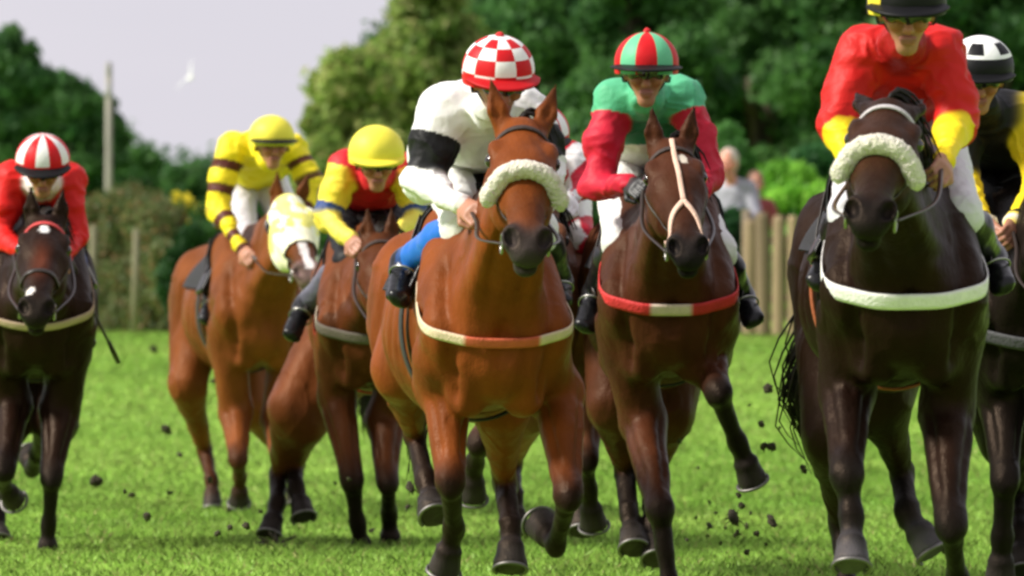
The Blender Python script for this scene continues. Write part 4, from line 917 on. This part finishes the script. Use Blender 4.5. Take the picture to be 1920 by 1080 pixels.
sH = dict(head=Hh(1838, 142, .36), shR=Hh(1795, 215, .10), shL=Hh(1925, 225, .14), elR=Hh(1800, 340, .18), wrR=Hh(1850, 420, .42), elL=Hh(1950, 330, .2), wrL=Hh(1900, 418, .44),
          hip=Hh(1865, 290, -.4), knR=Hh(1850, 440, .14), anR=Hh(1862, 520, -.16), toR=Hh(1862, 575, 0), knL=Hh(1990, 460, .14), anL=Hh(2020, 540, -.14), toL=Hh(2022, 590, 0))
build_jockey(Hh, 'jockey', 'jockey in black silks with yellow sleeves and a black and white cap', sH,
    dict(body=BLK * 1.3, yoke=BLK * 1.3, upper=lambda t, X: np.where(((X[:, 1] > sH['head'][1] + .055) & (t > -.1))[:, None], V(.80, .60, .015), BLK * 1.3), fore=lambda t, X: np.where(((t > .86) & (t < .92))[:, None], BLK, V(.80, .60, .015)), collar=BLK * 1.3),
    capcol('black_white'), capr=1.04, look=(1, -.1, -.3), res=.008, bulk=1.1, breech=BLK, peak=BLK)
# ------------------------------------------------------------------ ground
def ground():
    ys = np.concatenate([np.linspace(-40, 8, 12), np.linspace(9, 90, 163), np.geomspace(95, 3000, 24)]); xs = np.concatenate([-np.geomspace(1500, 12, 14), np.linspace(-11, 11, 60), np.geomspace(12, 1500, 14)])
    X, Y = np.meshgrid(xs, ys, indexing='ij'); Z = ground_z(Y) + (fbm(np.stack([X.ravel() * .35, Y.ravel() * .35, X.ravel() * 0], 1)).reshape(X.shape) - .5) * .05 * (np.abs(Y) < 100)
    v = np.stack([X, Y, Z], -1).reshape(-1, 3); a, b = X.shape; i, j = np.meshgrid(np.arange(a - 1), np.arange(b - 1), indexing='ij'); k = (i * b + j).ravel()
    f = np.stack([k, k + b, k + b + 1, k + 1], 1)
    m = bpy.data.materials.new('turf'); m.use_nodes = True; t = m.node_tree; bs = t.nodes['Principled BSDF']; bs.inputs['Roughness'].default_value = .9; bs.inputs['Specular IOR Level'].default_value = .15
    tc_ = t.nodes.new('ShaderNodeTexCoord'); n1 = t.nodes.new('ShaderNodeTexNoise'); n1.inputs['Scale'].default_value = .9; n1.inputs['Detail'].default_value = 8; n1.inputs['Roughness'].default_value = .65
    n2 = t.nodes.new('ShaderNodeTexNoise'); n2.inputs['Scale'].default_value = 26; n2.inputs['Detail'].default_value = 4
    t.links.new(tc_.outputs['Object'], n1.inputs['Vector']); t.links.new(tc_.outputs['Object'], n2.inputs['Vector'])
    r = t.nodes.new('ShaderNodeValToRGB'); e = r.color_ramp.elements; e[0].position = .30; e[0].color = (.17, .35, .045, 1); e[1].position = .72; e[1].color = (.34, .50, .09, 1); x = e.new(.52); x.color = (.25, .44, .055, 1)
    mxx = t.nodes.new('ShaderNodeMixRGB'); mxx.blend_type = 'OVERLAY'; mxx.inputs[0].default_value = .45
    t.links.new(n1.outputs['Fac'], r.inputs[0]); t.links.new(r.outputs[0], mxx.inputs[1]); t.links.new(n2.outputs['Fac'], mxx.inputs[2]); t.links.new(mxx.outputs[0], bs.inputs['Base Color'])
    bp = t.nodes.new('ShaderNodeBump'); bp.inputs['Strength'].default_value = .8; bp.inputs['Distance'].default_value = .04; t.links.new(n2.outputs['Fac'], bp.inputs['Height']); t.links.new(bp.outputs[0], bs.inputs['Normal'])
    tag(mk('ground', v, f, m), kind='structure')
ground()
def gz(x, y):
    x = np.asarray(x, float); y = np.asarray(y, float); return ground_z(y) + (fbm(np.stack([x.ravel() * .35, y.ravel() * .35, x.ravel() * 0], 1)) - .5) * .05
def blades(n, ymin, ymax, h, name):
    y = ymin + (ymax - ymin) * rng.random(n) ** 1.25; hw = 960 / FPX * y * 1.2 + 1.6; x = (rng.random(n) * 2 - 1) * hw; z = gz(x, y)
    a = rng.random(n) * math.pi; w = .006 * (1 + y / 45) * (.7 + .6 * rng.random(n)); hh = h * (.5 + rng.random(n)) * (.5 + 1.0 * fbm(np.stack([x * 1.3, y * .8, x * 0], 1)))
    dx, dy = np.cos(a) * w, np.sin(a) * w; lx, ly = rng.normal(0, .5, n) * hh, rng.normal(0, .5, n) * hh
    v = np.stack([np.stack([x - dx, y - dy, z - .005], 1), np.stack([x + dx, y + dy, z - .005], 1), np.stack([x + lx * .5 + dx * .7, y + ly * .5 + dy * .7, z + hh * .6], 1), np.stack([x + lx, y + ly, z + hh], 1)], 1).reshape(-1, 3)
    f = np.arange(n * 4).reshape(n, 4)[:, [0, 1, 3, 2]]
    g = fbm(np.stack([x * .7, y * .45, x * 0 + 3], 1), 4); g2 = rng.random(n)
    c = np.outer(1 - g, V(.26, .50, .075)) + np.outer(g, V(.48, .68, .15)); c *= (.92 + .16 * g2)[:, None]; dry = rng.random(n) < .05; c[dry] = V(.48, .46, .18)
    tag(mk(name, v, f, M_blade, cols=np.repeat(c, 4, 0), smooth=False), kind='stuff')
blades(470000, 19, 72, .034, 'grass')

# ------------------------------------------------------------------ trees, bushes, hedge
def leaves(cent, rad, n, size, c1, c2, seed=0, tips=None, tipf=0.0, flat=1.0):
    """n small leaf quads spread in clumps: cent (k,3), rad (k,)"""
    r = np.random.default_rng(seed); k = len(cent); w = rad ** 2; w = w / w.sum(); i = r.choice(k, n, p=w)
    d = r.normal(0, 1, (n, 3)); d /= np.linalg.norm(d, axis=1, keepdims=True); q = r.random(n) ** .45
    p = cent[i] + d * (rad[i] * q)[:, None] * V(1, 1, .85); p += r.normal(0, .22, (n, 3)) * rad[i][:, None]
    nn = d + r.normal(0, .75, (n, 3)); nn /= np.linalg.norm(nn, axis=1, keepdims=True); t = np.cross(nn, r.normal(0, 1, (n, 3))); t /= np.linalg.norm(t, axis=1, keepdims=True); b = np.cross(nn, t)
    s = size * (.6 + .8 * r.random(n))[:, None]
    v = np.stack([p - t * s, p - b * s * .5 + nn * s * .1, p + t * s, p + b * s * .5 + nn * s * .1], 1).reshape(-1, 3)
    g = np.clip(r.random(k)[i] * .6 + r.random(n) * .5, 0, 1); c = np.outer(1 - g, c1) + np.outer(g, c2)
    if tips is not None: m = (r.random(n) < tipf * np.clip(q * 1.4 - .3, 0, 1)); c[m] = np.array(tips) * (.8 + .4 * r.random(m.sum()))[:, None]
    return v, np.arange(n * 4).reshape(n, 4), np.repeat(c, 4, 0)
def tree(x, y, h, rx, lab, c1, c2, n=26000, name='tree', cat='tree', size=.09, tips=None, tipf=0., seed=1, low=.15, group=None, clumps=70, dens=1.0, rz=None):
    z0 = float(ground_z(y)); r = np.random.default_rng(seed); root = empty(name, (x, y, z0)); tag(root, lab, cat, group)
    ch = h * (1 - low); cz = h * low + ch * .5; cs = []; rs = []
    while len(cs) < clumps:
        p = r.uniform(-1, 1, 3); l = np.linalg.norm(p)
        if l > 1 or l < .35: continue
        wz = 1 - .25 * max(p[2], 0); cs.append([p[0] * rx * .86 * wz, p[1] * rx * .86 * wz, cz + p[2] * ch * .46]); rs.append(r.uniform(.16, .30) * min(rx, ch * .6))
    cs = np.array(cs); rs = np.array(rs)
    v, f, c = leaves(cs, rs, n, size, c1, c2, seed, tips, tipf); mk('crown', v, f, M_leaf, root, cols=c, smooth=False)
    mb = MB(); mb.put(tube(curve([V(0, 0, -.1), V(.05 * h * .2, 0, h * .3), V(-.02 * h, 0, h * .62), V(0, 0, h * .85)], 14), np.linspace(.030 * h, .006 * h, 14), 10), V(.1, .08, .06))
    for k in range(9):
        q = cs[r.integers(len(cs))]; zb = h * (low + .1 + .4 * r.random()); mb.put(tube(curve([V(0, 0, zb), q * V(.5, .5, 0) + V(0, 0, (zb + q[2]) / 2 + .1), q], 10), np.linspace(.012 * h, .003 * h, 10), 7), V(.1, .08, .06))
    mb.build('trunk', M_bark, root); return root
def bush(x, y, h, rx, lab, c1, c2, n=9000, name='bush', size=.05, seed=1, tips=None, tipf=0., group=None, ry=None):
    z0 = float(ground_z(y)); r = np.random.default_rng(seed); root = empty(name, (x, y, z0)); tag(root, lab, 'bush', group); ry = ry or rx * .7; k = 34
    p = r.uniform(-1, 1, (k, 3)); p /= np.maximum(np.linalg.norm(p, axis=1, keepdims=True), 1) ; cs = p * V(rx * .8, ry * .8, h * .40) + V(0, 0, h * .52); rs = r.uniform(.2, .34, k) * min(rx, h * .8)
    v, f, c = leaves(cs, rs, n, size, c1, c2, seed, tips, tipf); v[:, 2] = np.maximum(v[:, 2], .01); mk('foliage', v, f, M_leaf, root, cols=c, smooth=False)
    mb = MB()
    for i in range(7): q = cs[i]; mb.put(tube(curve([V(q[0] * .02, q[1] * .02, -.05), q * V(.6, .6, .5), q], 8), np.linspace(.025, .006, 8), 6), V(.1, .08, .06))
    mb.build('stem', M_bark, root); return root
def pxx(px, d): return (px - 960) * d / FPX
def pxz(py, d): return HC + (HY - py) * d / FPX
DG1, DG2 = V(.024, .095, .024), V(.085, .205, .045)
MG1, MG2 = V(.11, .22, .035), V(.36, .47, .11)
BG1, BG2 = V(.10, .34, .03), V(.34, .66, .08)
def T(px, d, top, wpx, lab, c1, c2, **kw): return tree(pxx(px, d), d, pxz(top, d) - float(ground_z(d)), wpx * d / FPX, lab, c1, c2, **kw)
def Bu(px, d, top, wpx, lab, c1, c2, **kw): return bush(pxx(px, d), d, pxz(top, d) - float(ground_z(d)), wpx * d / FPX, lab, c1, c2, **kw)
def wood(px0, px1, y0, y1, tops, lab, c1, c2, n, seed):
    r = np.random.default_rng(seed); k = 420; t = r.random(k); y = y0 + (y1 - y0) * r.random(k); px = px0 + (px1 - px0) * t; top = np.interp(px, [q[0] for q in tops], [q[1] for q in tops])
    x = (px - 960) * y / FPX; zt = HC + (HY - top) * y / FPX; g0 = ground_z(y); z = g0 + (zt - g0) * r.random(k) ** .7 * .92; v, f, c = leaves(np.stack([x, y, z], 1), r.uniform(.4, .8, k), n, .13, c1, c2, seed)
    v[:, 2] = np.maximum(v[:, 2], .7); tag(mk('woodland', v, f, M_leaf, cols=c, smooth=False), lab, kind='stuff')
# left row
T(20, 104, 30, 110, 'tall dark tree with a pointed top at the far left edge', DG1, DG2, seed=11, low=.06, n=30000)
T(120, 112, 112, 100, 'broad dark tree behind the utility pole', DG1, DG2, seed=12, low=.05, n=32000)
T(195, 116, 150, 60, 'dark tree directly behind the utility pole', DG1, DG2, seed=16, low=.04, n=18000)
T(590, 90, 165, 42, 'slender yellowish green tree at the left tip of the right-hand wood', MG1, MG2, seed=17, low=.04, n=14000, size=.07, tips=(.40, .42, .14), tipf=.3)
T(262, 130, 268, 70, 'dark rounded tree just right of the utility pole', DG1 * 1.1, DG2, seed=13, low=.03, n=22000)
T(345, 136, 300, 80, 'lower dark tree where the left row meets the sky gap', DG1 * 1.1, DG2 * 1.1, seed=14, low=.03, n=20000)
T(455, 138, 318, 80, 'far dark tree behind the yellow-capped riders', DG1 * 1.2, DG2 * 1.2, seed=15, low=.03, n=20000)
T(-220, 118, 60, 170, 'wide dark tree beyond the far left edge of the row', DG1, DG2, seed=18, low=.04, n=26000)
wood(-2600, -100, 130, 150, [(-2600, 60), (-100, 90)], 'dark woodland continuing beyond the left edge', DG1, DG2, 90000, 63)
# right mass
T(670, 92, 60, 125, 'light green tree with yellowish tips at the left end of the right-hand wood', MG1, MG2, seed=21, low=.04, n=52000, tips=(.40, .42, .14), tipf=.35, size=.075, clumps=110)
T(800, 98, -60, 170, 'tall mid green tree above the white-clad jockey', MG1 * .9, MG2 * .85, seed=22, low=.04, n=56000, tips=(.32, .34, .12), tipf=.25, size=.08, clumps=110)
T(625, 88, 235, 80, 'bushy green tree behind the plain yellow cap', MG1, MG2 * .9, seed=29, low=.02, n=26000, tips=(.35, .36, .12), tipf=.2, size=.07)
T(1010, 104, -160, 180, 'tall dark green tree behind the checked cap', DG1 * 1.1, DG2 * 1.1, seed=23, low=.03, n=42000)
T(1210, 100, -200, 180, 'tall dark green tree behind the green and red cap', DG1, DG2 * 1.1, seed=24, low=.03, n=42000)
T(1420, 104, -180, 170, 'tall deep green tree left of the rider in red', DG1, DG2, seed=25, low=.12, n=36000)
T(1640, 98, -220, 190, 'tall deep green tree behind the rider in red', DG1, DG2, seed=26, low=.10, n=36000)
T(1850, 100, -200, 180, 'tall green tree at the right edge', DG1 * 1.2, DG2 * 1.3, seed=27, low=.03, n=40000)
T(1130, 88, 190, 150, 'lower dark tree between the two central jockeys', DG1 * 1.1, DG2 * 1.2, seed=28, low=.02, n=26000, size=.07)
Bu(1385, 80, 205, 70, 'round mid green bush behind the white-haired spectator', V(.03, .11, .02), V(.09, .25, .05), seed=31, n=16000)
Bu(1490, 71, 290, 95, 'bright green bush above the paling fence', BG1, BG2, seed=32, n=22000)
Bu(1420, 69.5, 345, 35, 'small bright green bush beside the white-haired spectator', BG1, BG2 * .9, seed=38, n=9000)
Bu(1540, 76, 235, 70, 'darker green bush rising behind the bright one', V(.02, .09, .03), V(.06, .20, .05), seed=33, n=14000)
Bu(1350, 66.4, 370, 55, 'dark green bush at the left end of the paling fence', V(.015, .06, .02), V(.04, .15, .04), seed=34, n=16000)
Bu(1700, 74, 260, 120, 'wide green bush behind the near black horse', V(.02, .09, .03), V(.07, .22, .05), seed=36, n=14000)
Bu(352, 72, 345, 48, 'bush of yellow blossom above the old hedge', V(.12, .20, .02), V(.40, .40, .03), seed=35, n=18000, tips=(.75, .62, .04), tipf=.6)
Bu(352, 66.6, 415, 52, 'dark green bush beside the chestnut quarters of the hooded horse', V(.015, .055, .015), V(.04, .12, .03), seed=37, n=16000)
# hedge running behind, old and brownish
def hedge(name, x0, x1, y0, y1, h0, h1, lab, c1, c2, n, seed, tips=None, tipf=0., th=.35, size=.045):
    r = np.random.default_rng(seed); k = int(abs(x1 - x0) * 42); t = r.random(k); x = x0 + (x1 - x0) * t; y = y0 + (y1 - y0) * t + r.normal(0, th * .4, k); h = (h0 + (h1 - h0) * t) * (.66 + .62 * fbm(np.stack([x * 1.1 + seed, x * 0, x * 0], 1), 3))
    z = r.random(k) * h * .9; cs = np.stack([x, y, ground_z(y) + z], 1); rs = r.uniform(.14, .26, k); v, f, c = leaves(cs, rs, n, size, c1, c2, seed, tips, tipf)
    root = empty(name, ((x0 + x1) / 2, (y0 + y1) / 2, float(ground_z((y0 + y1) / 2)))); tag(root, lab, 'hedge'); lo = np.array(root.location)
    mk('foliage', v, f, M_leaf, root, cols=c, smooth=False, off=lo)
    mb = MB()
    for i in range(int(abs(x1 - x0) * 5)):
        tt = r.random(); p = V(x0 + (x1 - x0) * tt, y0 + (y1 - y0) * tt, 0); p[2] = ground_z(p[1]); hh = (h0 + (h1 - h0) * tt) * .8
        mb.put(tube(curve([p, p + V(r.normal(0, .05), 0, hh * .5), p + V(r.normal(0, .12), 0, hh)], 6), np.linspace(.022, .007, 6), 5), V(.1, .08, .06))
    mb.build('stem', M_bark, root, off=lo)
hedge('hedge', pxx(-1500, 77), pxx(175, 73), 77, 73, 1.45, 1.35, 'low green hedge behind the far left horse', V(.03, .09, .02), V(.09, .22, .03), 120000, 41)
hedge('hedge', pxx(165, 72), pxx(335, 68), 72, 68, 1.55, 1.6, 'thin brownish hedge between the pole and the yellow blossom', V(.075, .115, .035), V(.16, .20, .065), 95000, 42, tips=(.24, .15, .06), tipf=.22, size=.03)
hedge('hedge', pxx(335, 68.5), pxx(1330, 68.5), 68.5, 68.5, 1.3, 1.4, 'long green hedge behind the galloping field', V(.02, .07, .02), V(.06, .17, .03), 90000, 43)
hedge('hedge', pxx(1600, 70), pxx(2150, 70), 70, 70, 1.3, 1.5, 'green hedge behind the paling fence at the right', V(.02, .07, .02), V(.07, .2, .04), 46000, 44)
# the wood that closes the view behind the separate trees
wood(-200, 640, 142, 150, [(-200, 120), (40, 160), (200, 230), (240, 278), (330, 302), (400, 314), (560, 330), (640, 340)], 'dark woodland closing the view at the left', DG1, DG2, 90000, 61)
wood(620, 2200, 112, 126, [(600, 300), (680, 180), (760, 0), (900, -120), (2200, -200)], 'deep green woodland closing the view at the right', DG1, DG2, 150000, 62)
# utility pole
pr = empty('utility_pole', (pxx(204, 92), 92, float(ground_z(92)))); tag(pr, 'tall pale wooden utility pole standing in front of the dark trees', 'pole')
ph = pxz(118, 92) - float(ground_z(92)); mb = MB(); mb.put(tube(np.array([V(0, 0, -.2), V(0, 0, ph)]), (.058, .046), 12), V(.27, .255, .215)); mb.build('pole', M_wood, pr)
mb = MB(); mb.put(tube(np.array([V(0, -.08, ph - .18), V(0, -.08, ph + .02)]), .02, 8), V(.3, .3, .3)); mb.put(tube(np.array([V(0, -.08, ph - .5), V(0, -.08, ph - .3)]), .025, 8), V(.3, .3, .3)); mb.build('bracket', M_wood, pr)
# posts in the old hedge
for k, px in enumerate((172, 252)):
    mb = MB(); d = 67.6; mb.put(tube(np.array([V(0, 0, -.1), V(.02, 0, 1.15 - .05 * k)]), (.04, .035), 8), V(.17, .16, .09))
    o = mb.build('fence_post', M_wood); o.location = (pxx(px, d), d, float(ground_z(d)))
    tag(o, ('mossy wooden post nearest the far left horse', 'mossy wooden post halfway along the brownish hedge')[k], 'post', 'mossy posts in front of the brownish hedge')
# paling fence
def paling(x0, x1, y, lab):
    root = empty('paling_fence', (x0, y, float(ground_z(y)))); tag(root, lab, 'fence'); x = 0.; L = x1 - x0; r = np.random.default_rng(5); pal = MB()
    while x < L:
        w = r.uniform(.085, .15); h = 1.24 + r.normal(0, .035); g = r.random(); col = V(.24, .175, .10) * (.5 + 1.0 * g); tl = r.normal(0, .012); t = .022 + r.random() * .01; yo = r.normal(0, .008)
        vs = []; 
        for zz in (-.03, h - .05, h + r.uniform(-.02, .03)):
            ww = w * (1 if zz < h - .04 else .72); cx = x + w / 2 + tl * zz
            vs += [V(cx - ww / 2, yo - t, zz), V(cx + ww / 2, yo - t, zz), V(cx + ww / 2, yo, zz), V(cx - ww / 2, yo, zz)]
        fs = [(0, 1, 5, 4), (1, 2, 6, 5), (2, 3, 7, 6), (3, 0, 4, 7), (4, 5, 9, 8), (5, 6, 10, 9), (6, 7, 11, 10), (7, 4, 8, 11), (8, 9, 10, 11)]
        pal.put((np.array(vs), fs), col); x += w + (r.uniform(.004, .018) if r.random() < .85 else .035)
    pal.build('palings', M_wood, root, smooth=False); 
    for z in (.35, .95):
        rl = MB(); rl.put((np.array([V(a, b, c) for a in (0, L) for b in (.012, .055) for c in (z, z + .08)]), [(0, 1, 3, 2), (4, 6, 7, 5), (0, 4, 5, 1), (2, 3, 7, 6), (0, 2, 6, 4), (1, 5, 7, 3)]), V(.2, .16, .11)); rl.build('rail', M_wood, root, smooth=False)
    for k in range(int(L / 2.0) + 1):
        rl = MB(); a0 = k * 2.0; rl.put((np.array([V(a0 + a, b, c) for a in (0, .1) for b in (.057, .157) for c in (-.2, 1.3)]), [(0, 1, 3, 2), (4, 6, 7, 5), (0, 4, 5, 1), (2, 3, 7, 6), (0, 2, 6, 4), (1, 5, 7, 3)]), V(.2, .16, .11)); rl.build('post', M_wood, root, smooth=False)
paling(pxx(1392, 66), pxx(2150, 66), 66, 'weathered tan paling fence of uneven upright boards below the bright bushes')

# ------------------------------------------------------------------ spectators behind the fence
def spectator(px, d, top, lab, shirt, hair, trouser=V(.05, .06, .10), yaw=0, seed=0, hat=None, skin=SKIN, lean=0.):
    x = pxx(px, d); z0 = float(ground_z(d)); H = pxz(top, d) - z0; s = H / 1.75; root = empty('person', (x, d, z0), math.radians(yaw) - math.pi / 2); tag(root, lab, 'person', 'spectators behind the fence')
    b = Fld(); W = lambda a, b_, c: V(a, b_, c) * s; C = W(.10 + lean, 0, 1.62); fw = nrm(V(1, 0, -.1)); up = nrm(V(.1, 0, 1)); face(b, C, fw, up, s * 1.05, V(*skin))
    b.add(W(.08 + lean, 0, 1.52), W(.02, 0, 1.40), .055 * s, k=.02, col=skin); b.add(W(0, 0, 1.36), W(-.02, 0, .95), (.15 * s, .10 * s), (.13 * s, .10 * s), k=.04, col=skin)
    for g in (1, -1):
        b.add(W(0, g * .17, 1.38), W(.05, g * .25, 1.12), .045 * s, .038 * s, k=.03, col=skin); b.add(W(.05, g * .25, 1.12), W(.26, g * .20, 1.08), .036 * s, .026 * s, k=.02, col=skin)
        hand(b, W(.27, g * .20, 1.08), V(1, 0, -.2), V(0, 0, -1), None, col=skin, mirror=g, curl=.7)
        b.add(W(-.02, g * .09, .92), W(.02, g * .10, .50), .075 * s, .052 * s, k=.03, col=skin); b.add(W(.02, g * .10, .50), W(-.02, g * .10, .08), .05 * s, .034 * s, k=.02, col=skin); b.add(W(-.04, g * .10, .04), W(.14, g * .11, .03), .035 * s, .03 * s, k=.02, col=V(.03, .02, .015))
    v, q = b.mesh(.011); mk('body', v, q, M_skin, root, cols=b.colours(v, .006))
    j = Fld(); j.add(W(0, 0, 1.34), W(-.02, 0, .92), (.17 * s, .12 * s), (.16 * s, .125 * s), k=.05, col=shirt); j.add(W(0, -.13, 1.40), W(0, .13, 1.40), .065 * s, k=.05, col=shirt)
    for g in (1, -1): j.add(W(0, g * .17, 1.38), W(.05, g * .25, 1.12), .066 * s, .054 * s, k=.04, col=shirt); j.add(W(.05, g * .25, 1.12), W(.22, g * .20, 1.085), .052 * s, .04 * s, k=.03, col=shirt)
    v, q = j.mesh(.012); N = vnormals(v, q); v = v + N * ((fbm(v * 16) - .5) * .02)[:, None]; mk('shirt', v, q, M_cloth, root, cols=j.colours(v, .005))
    l = Fld()
    for g in (1, -1): l.add(W(-.02, g * .08, .95), W(.02, g * .10, .50), .105 * s, .075 * s, k=.05, col=trouser); l.add(W(.02, g * .10, .50), W(-.02, g * .10, .10), .072 * s, .06 * s, k=.03, col=trouser)
    v, q = l.mesh(.013); mk('trousers', v, q, M_cloth, root, cols=l.colours(v, .005))
    hf = Fld(); r_ = np.cross(fw, up); hf.ell(C + (up * .035 - fw * .028) * s, up, r_, (.105 * s, .086 * s, .100 * s), k=.02, col=hair)
    hf.add(C + (-fw * .05 - up * .03) * s, C + (-fw * .05 + up * .03) * s, .075 * s, k=.03, col=hair)
    v, q = hf.mesh(.008); v = v + vnormals(v, q) * ((fbm(v * 60) - .5) * .014)[:, None]; mk('hair' if hat is None else 'hat', v, q, M_web, root, cols=np.tile(V(*(hair if hat is None else hat)), (len(v), 1)))
spectator(1376, 67.2, 280, 'white-haired spectator in a pale grey shirt beyond the paling fence', V(.30, .30, .35), V(.55, .46, .40), yaw=-25, skin=V(.62, .26, .18), lean=.04)
spectator(1414, 68.6, 322, 'spectator in a dark red top just right of the white-haired one', V(.25, .05, .05), V(.12, .05, .03), yaw=10)
spectator(1546, 67.2, 372, 'short red-faced spectator looking over the fence beside the near black horse', V(.40, .12, .10), V(.45, .12, .08), yaw=15, skin=V(.62, .24, .18))

# ------------------------------------------------------------------ turf clods kicked up
def clod(px, py, d, r_, sd, lab='dark clod of turf flying up behind the hooves', grp='clods of turf in the air'):
    v, f = ball((0, 0, 0), 1, 14, 9); rr = np.random.default_rng(sd); st = rr.uniform(.35, 1.7, 3); v = v * st * (0.3 + 1.4 * fbm(v * 2.2 + sd * 3.1, 4))[:, None] * r_
    a = rr.uniform(0, 6, 3); v = v @ np.array(Euler(a).to_matrix()); o = mk('turf_clod', v, f, M_soil, smooth=False); p = at(px, py, d); o.location = p
    mb = MB()
    for k in range(7):
        q = rr.normal(0, 1, 3); q /= np.linalg.norm(q); mb.put(tube(curve([q * r_ * .4, q * r_ * 1.1, q * r_ * 1.6 + V(0, 0, -.3 * r_)], 5), np.linspace(.0035, .001, 5), 4), V(.10, .14, .03))
    mb.build('grass_tuft', M_blade, o); tag(o, lab, 'turf clod', grp); return o
cl = [(1376, 972, 24, .030), (1447, 978, 24, .018), (1381, 1000, 24, .012), (1440, 728, 27, .014), (1428, 795, 27, .010), (1432, 836, 25, .015), (1446, 838, 25, .012), (1507, 880, 24, .014), (1385, 928, 25, .009), (1330, 985, 26, .010),
      (312, 805, 33, .024), (337, 852, 34, .018), (182, 902, 31, .020), (247, 928, 31, .012), (400, 714, 38, .014), (430, 955, 32, .012), (413, 978, 33, .010), (288, 655, 48, .03), (770, 913, 25, .020), (765, 950, 25, .014), (1400, 1035, 23, .008), (1342, 962, 25, .007), (1360, 990, 25, .006), (1408, 962, 25, .007), (1325, 1005, 25, .008), (1305, 970, 26, .006), (1352, 1018, 24, .006), (1418, 1000, 24, .008), (1462, 802, 26, .007), (1405, 760, 27, .006), (1390, 948, 25, .009), (1436, 1020, 24, .006), (1288, 1012, 25, .006)]
rc = np.random.default_rng(77)
for k in range(22): cl.append((rc.uniform(230, 1480), rc.uniform(820, 1040), rc.uniform(23, 30), rc.uniform(.006, .014)))
for i, c in enumerate(cl): clod(*c, i + 1)
# torn turf lying on the track
o = empty('torn_turf', at(520, 1036, 29.0)); o.location.z = float(gz(o.location.x, 29.0)[0]) + .01; tag(o, 'splayed brown piece of torn turf lying in front of the hooded horse', 'torn turf')
mb = MB(); rr = np.random.default_rng(3)
for k in range(16): q = V(rr.normal(0, .7), rr.normal(0, .5), abs(rr.normal(0, .5))); q = nrm(q); mb.put(tube(curve([V(0, 0, 0), q * .05, q * V(.11, .11, .08)], 6), np.linspace(.016, .003, 6), 6), V(.12, .05, .02))
mb.build('roots', M_soil, o); v, f = ball((0, 0, 0), .035, 12, 8, (1.6, 1.2, .7)); v = v * (.6 + .8 * fbm(v * 40))[:, None]; mk('soil', v, f, M_soil, o)
# gull
g = empty('gull', at(357, 146, 90)); tag(g, 'small white gull flying in the pale sky', 'bird')
bf = Fld(); bf.add((-.12, 0, 0), (.10, 0, .01), (.045, .04), (.035, .035), k=.02, col=(.8, .8, .8)); bf.add((.10, 0, .01), (.17, 0, .03), .026, .020, k=.02, col=(.82, .82, .82)); bf.add((.17, 0, .03), (.215, 0, .022), .009, .003, k=.006, col=(.7, .45, .05)); bf.add((-.12, 0, 0), (-.24, 0, .01), (.02, .014), (.035, .006), k=.02, col=(.8, .8, .8))
for s in (1, -1): bf.add((.03, s * .03, .02), (.05, s * .20, .13), (.06, .012), (.045, .009), side=(1, 0, 0), k=.015, col=(.75, .76, .78)); bf.add((.05, s * .20, .13), (-.06, s * .42, .17), (.045, .009), (.012, .004), side=(1, 0, 0), k=.01, col=(.6, .61, .64))
v, q = bf.mesh(.007); mk('body', v, q, M_web, g, cols=bf.colours(v, .004)); g.rotation_euler = (math.radians(60), 0, math.radians(-70)); g.scale = (.6, .6, .6)

# ------------------------------------------------------------------ small pieces go under the part they belong to
NEST = {'bridle': ('browband', 'cheek_strap', 'bit_ring', 'bit', 'sheepskin_noseband', 'noseband', 'cross_noseband', 'rein'), 'saddle': ('girth', 'stirrup', 'stirrup_leather'),
        'body': ('horseshoe',), 'helmet': ('peak', 'pompom', 'chin_strap'), 'goggles': ('goggle_strap',), 'hood': ('eye_cup',)}
base = lambda o: o.name.split('.')[0]
for root in [o for o in SC.objects if o.parent is None and o.get('category') in ('horse', 'jockey')]:
    kids = {}
    for c in list(root.children): kids.setdefault(base(c), []).append(c)
    for host, names in NEST.items():
        if host in kids:
            for n_ in names:
                for c in kids.get(n_, []): c.parent = kids[host][0]
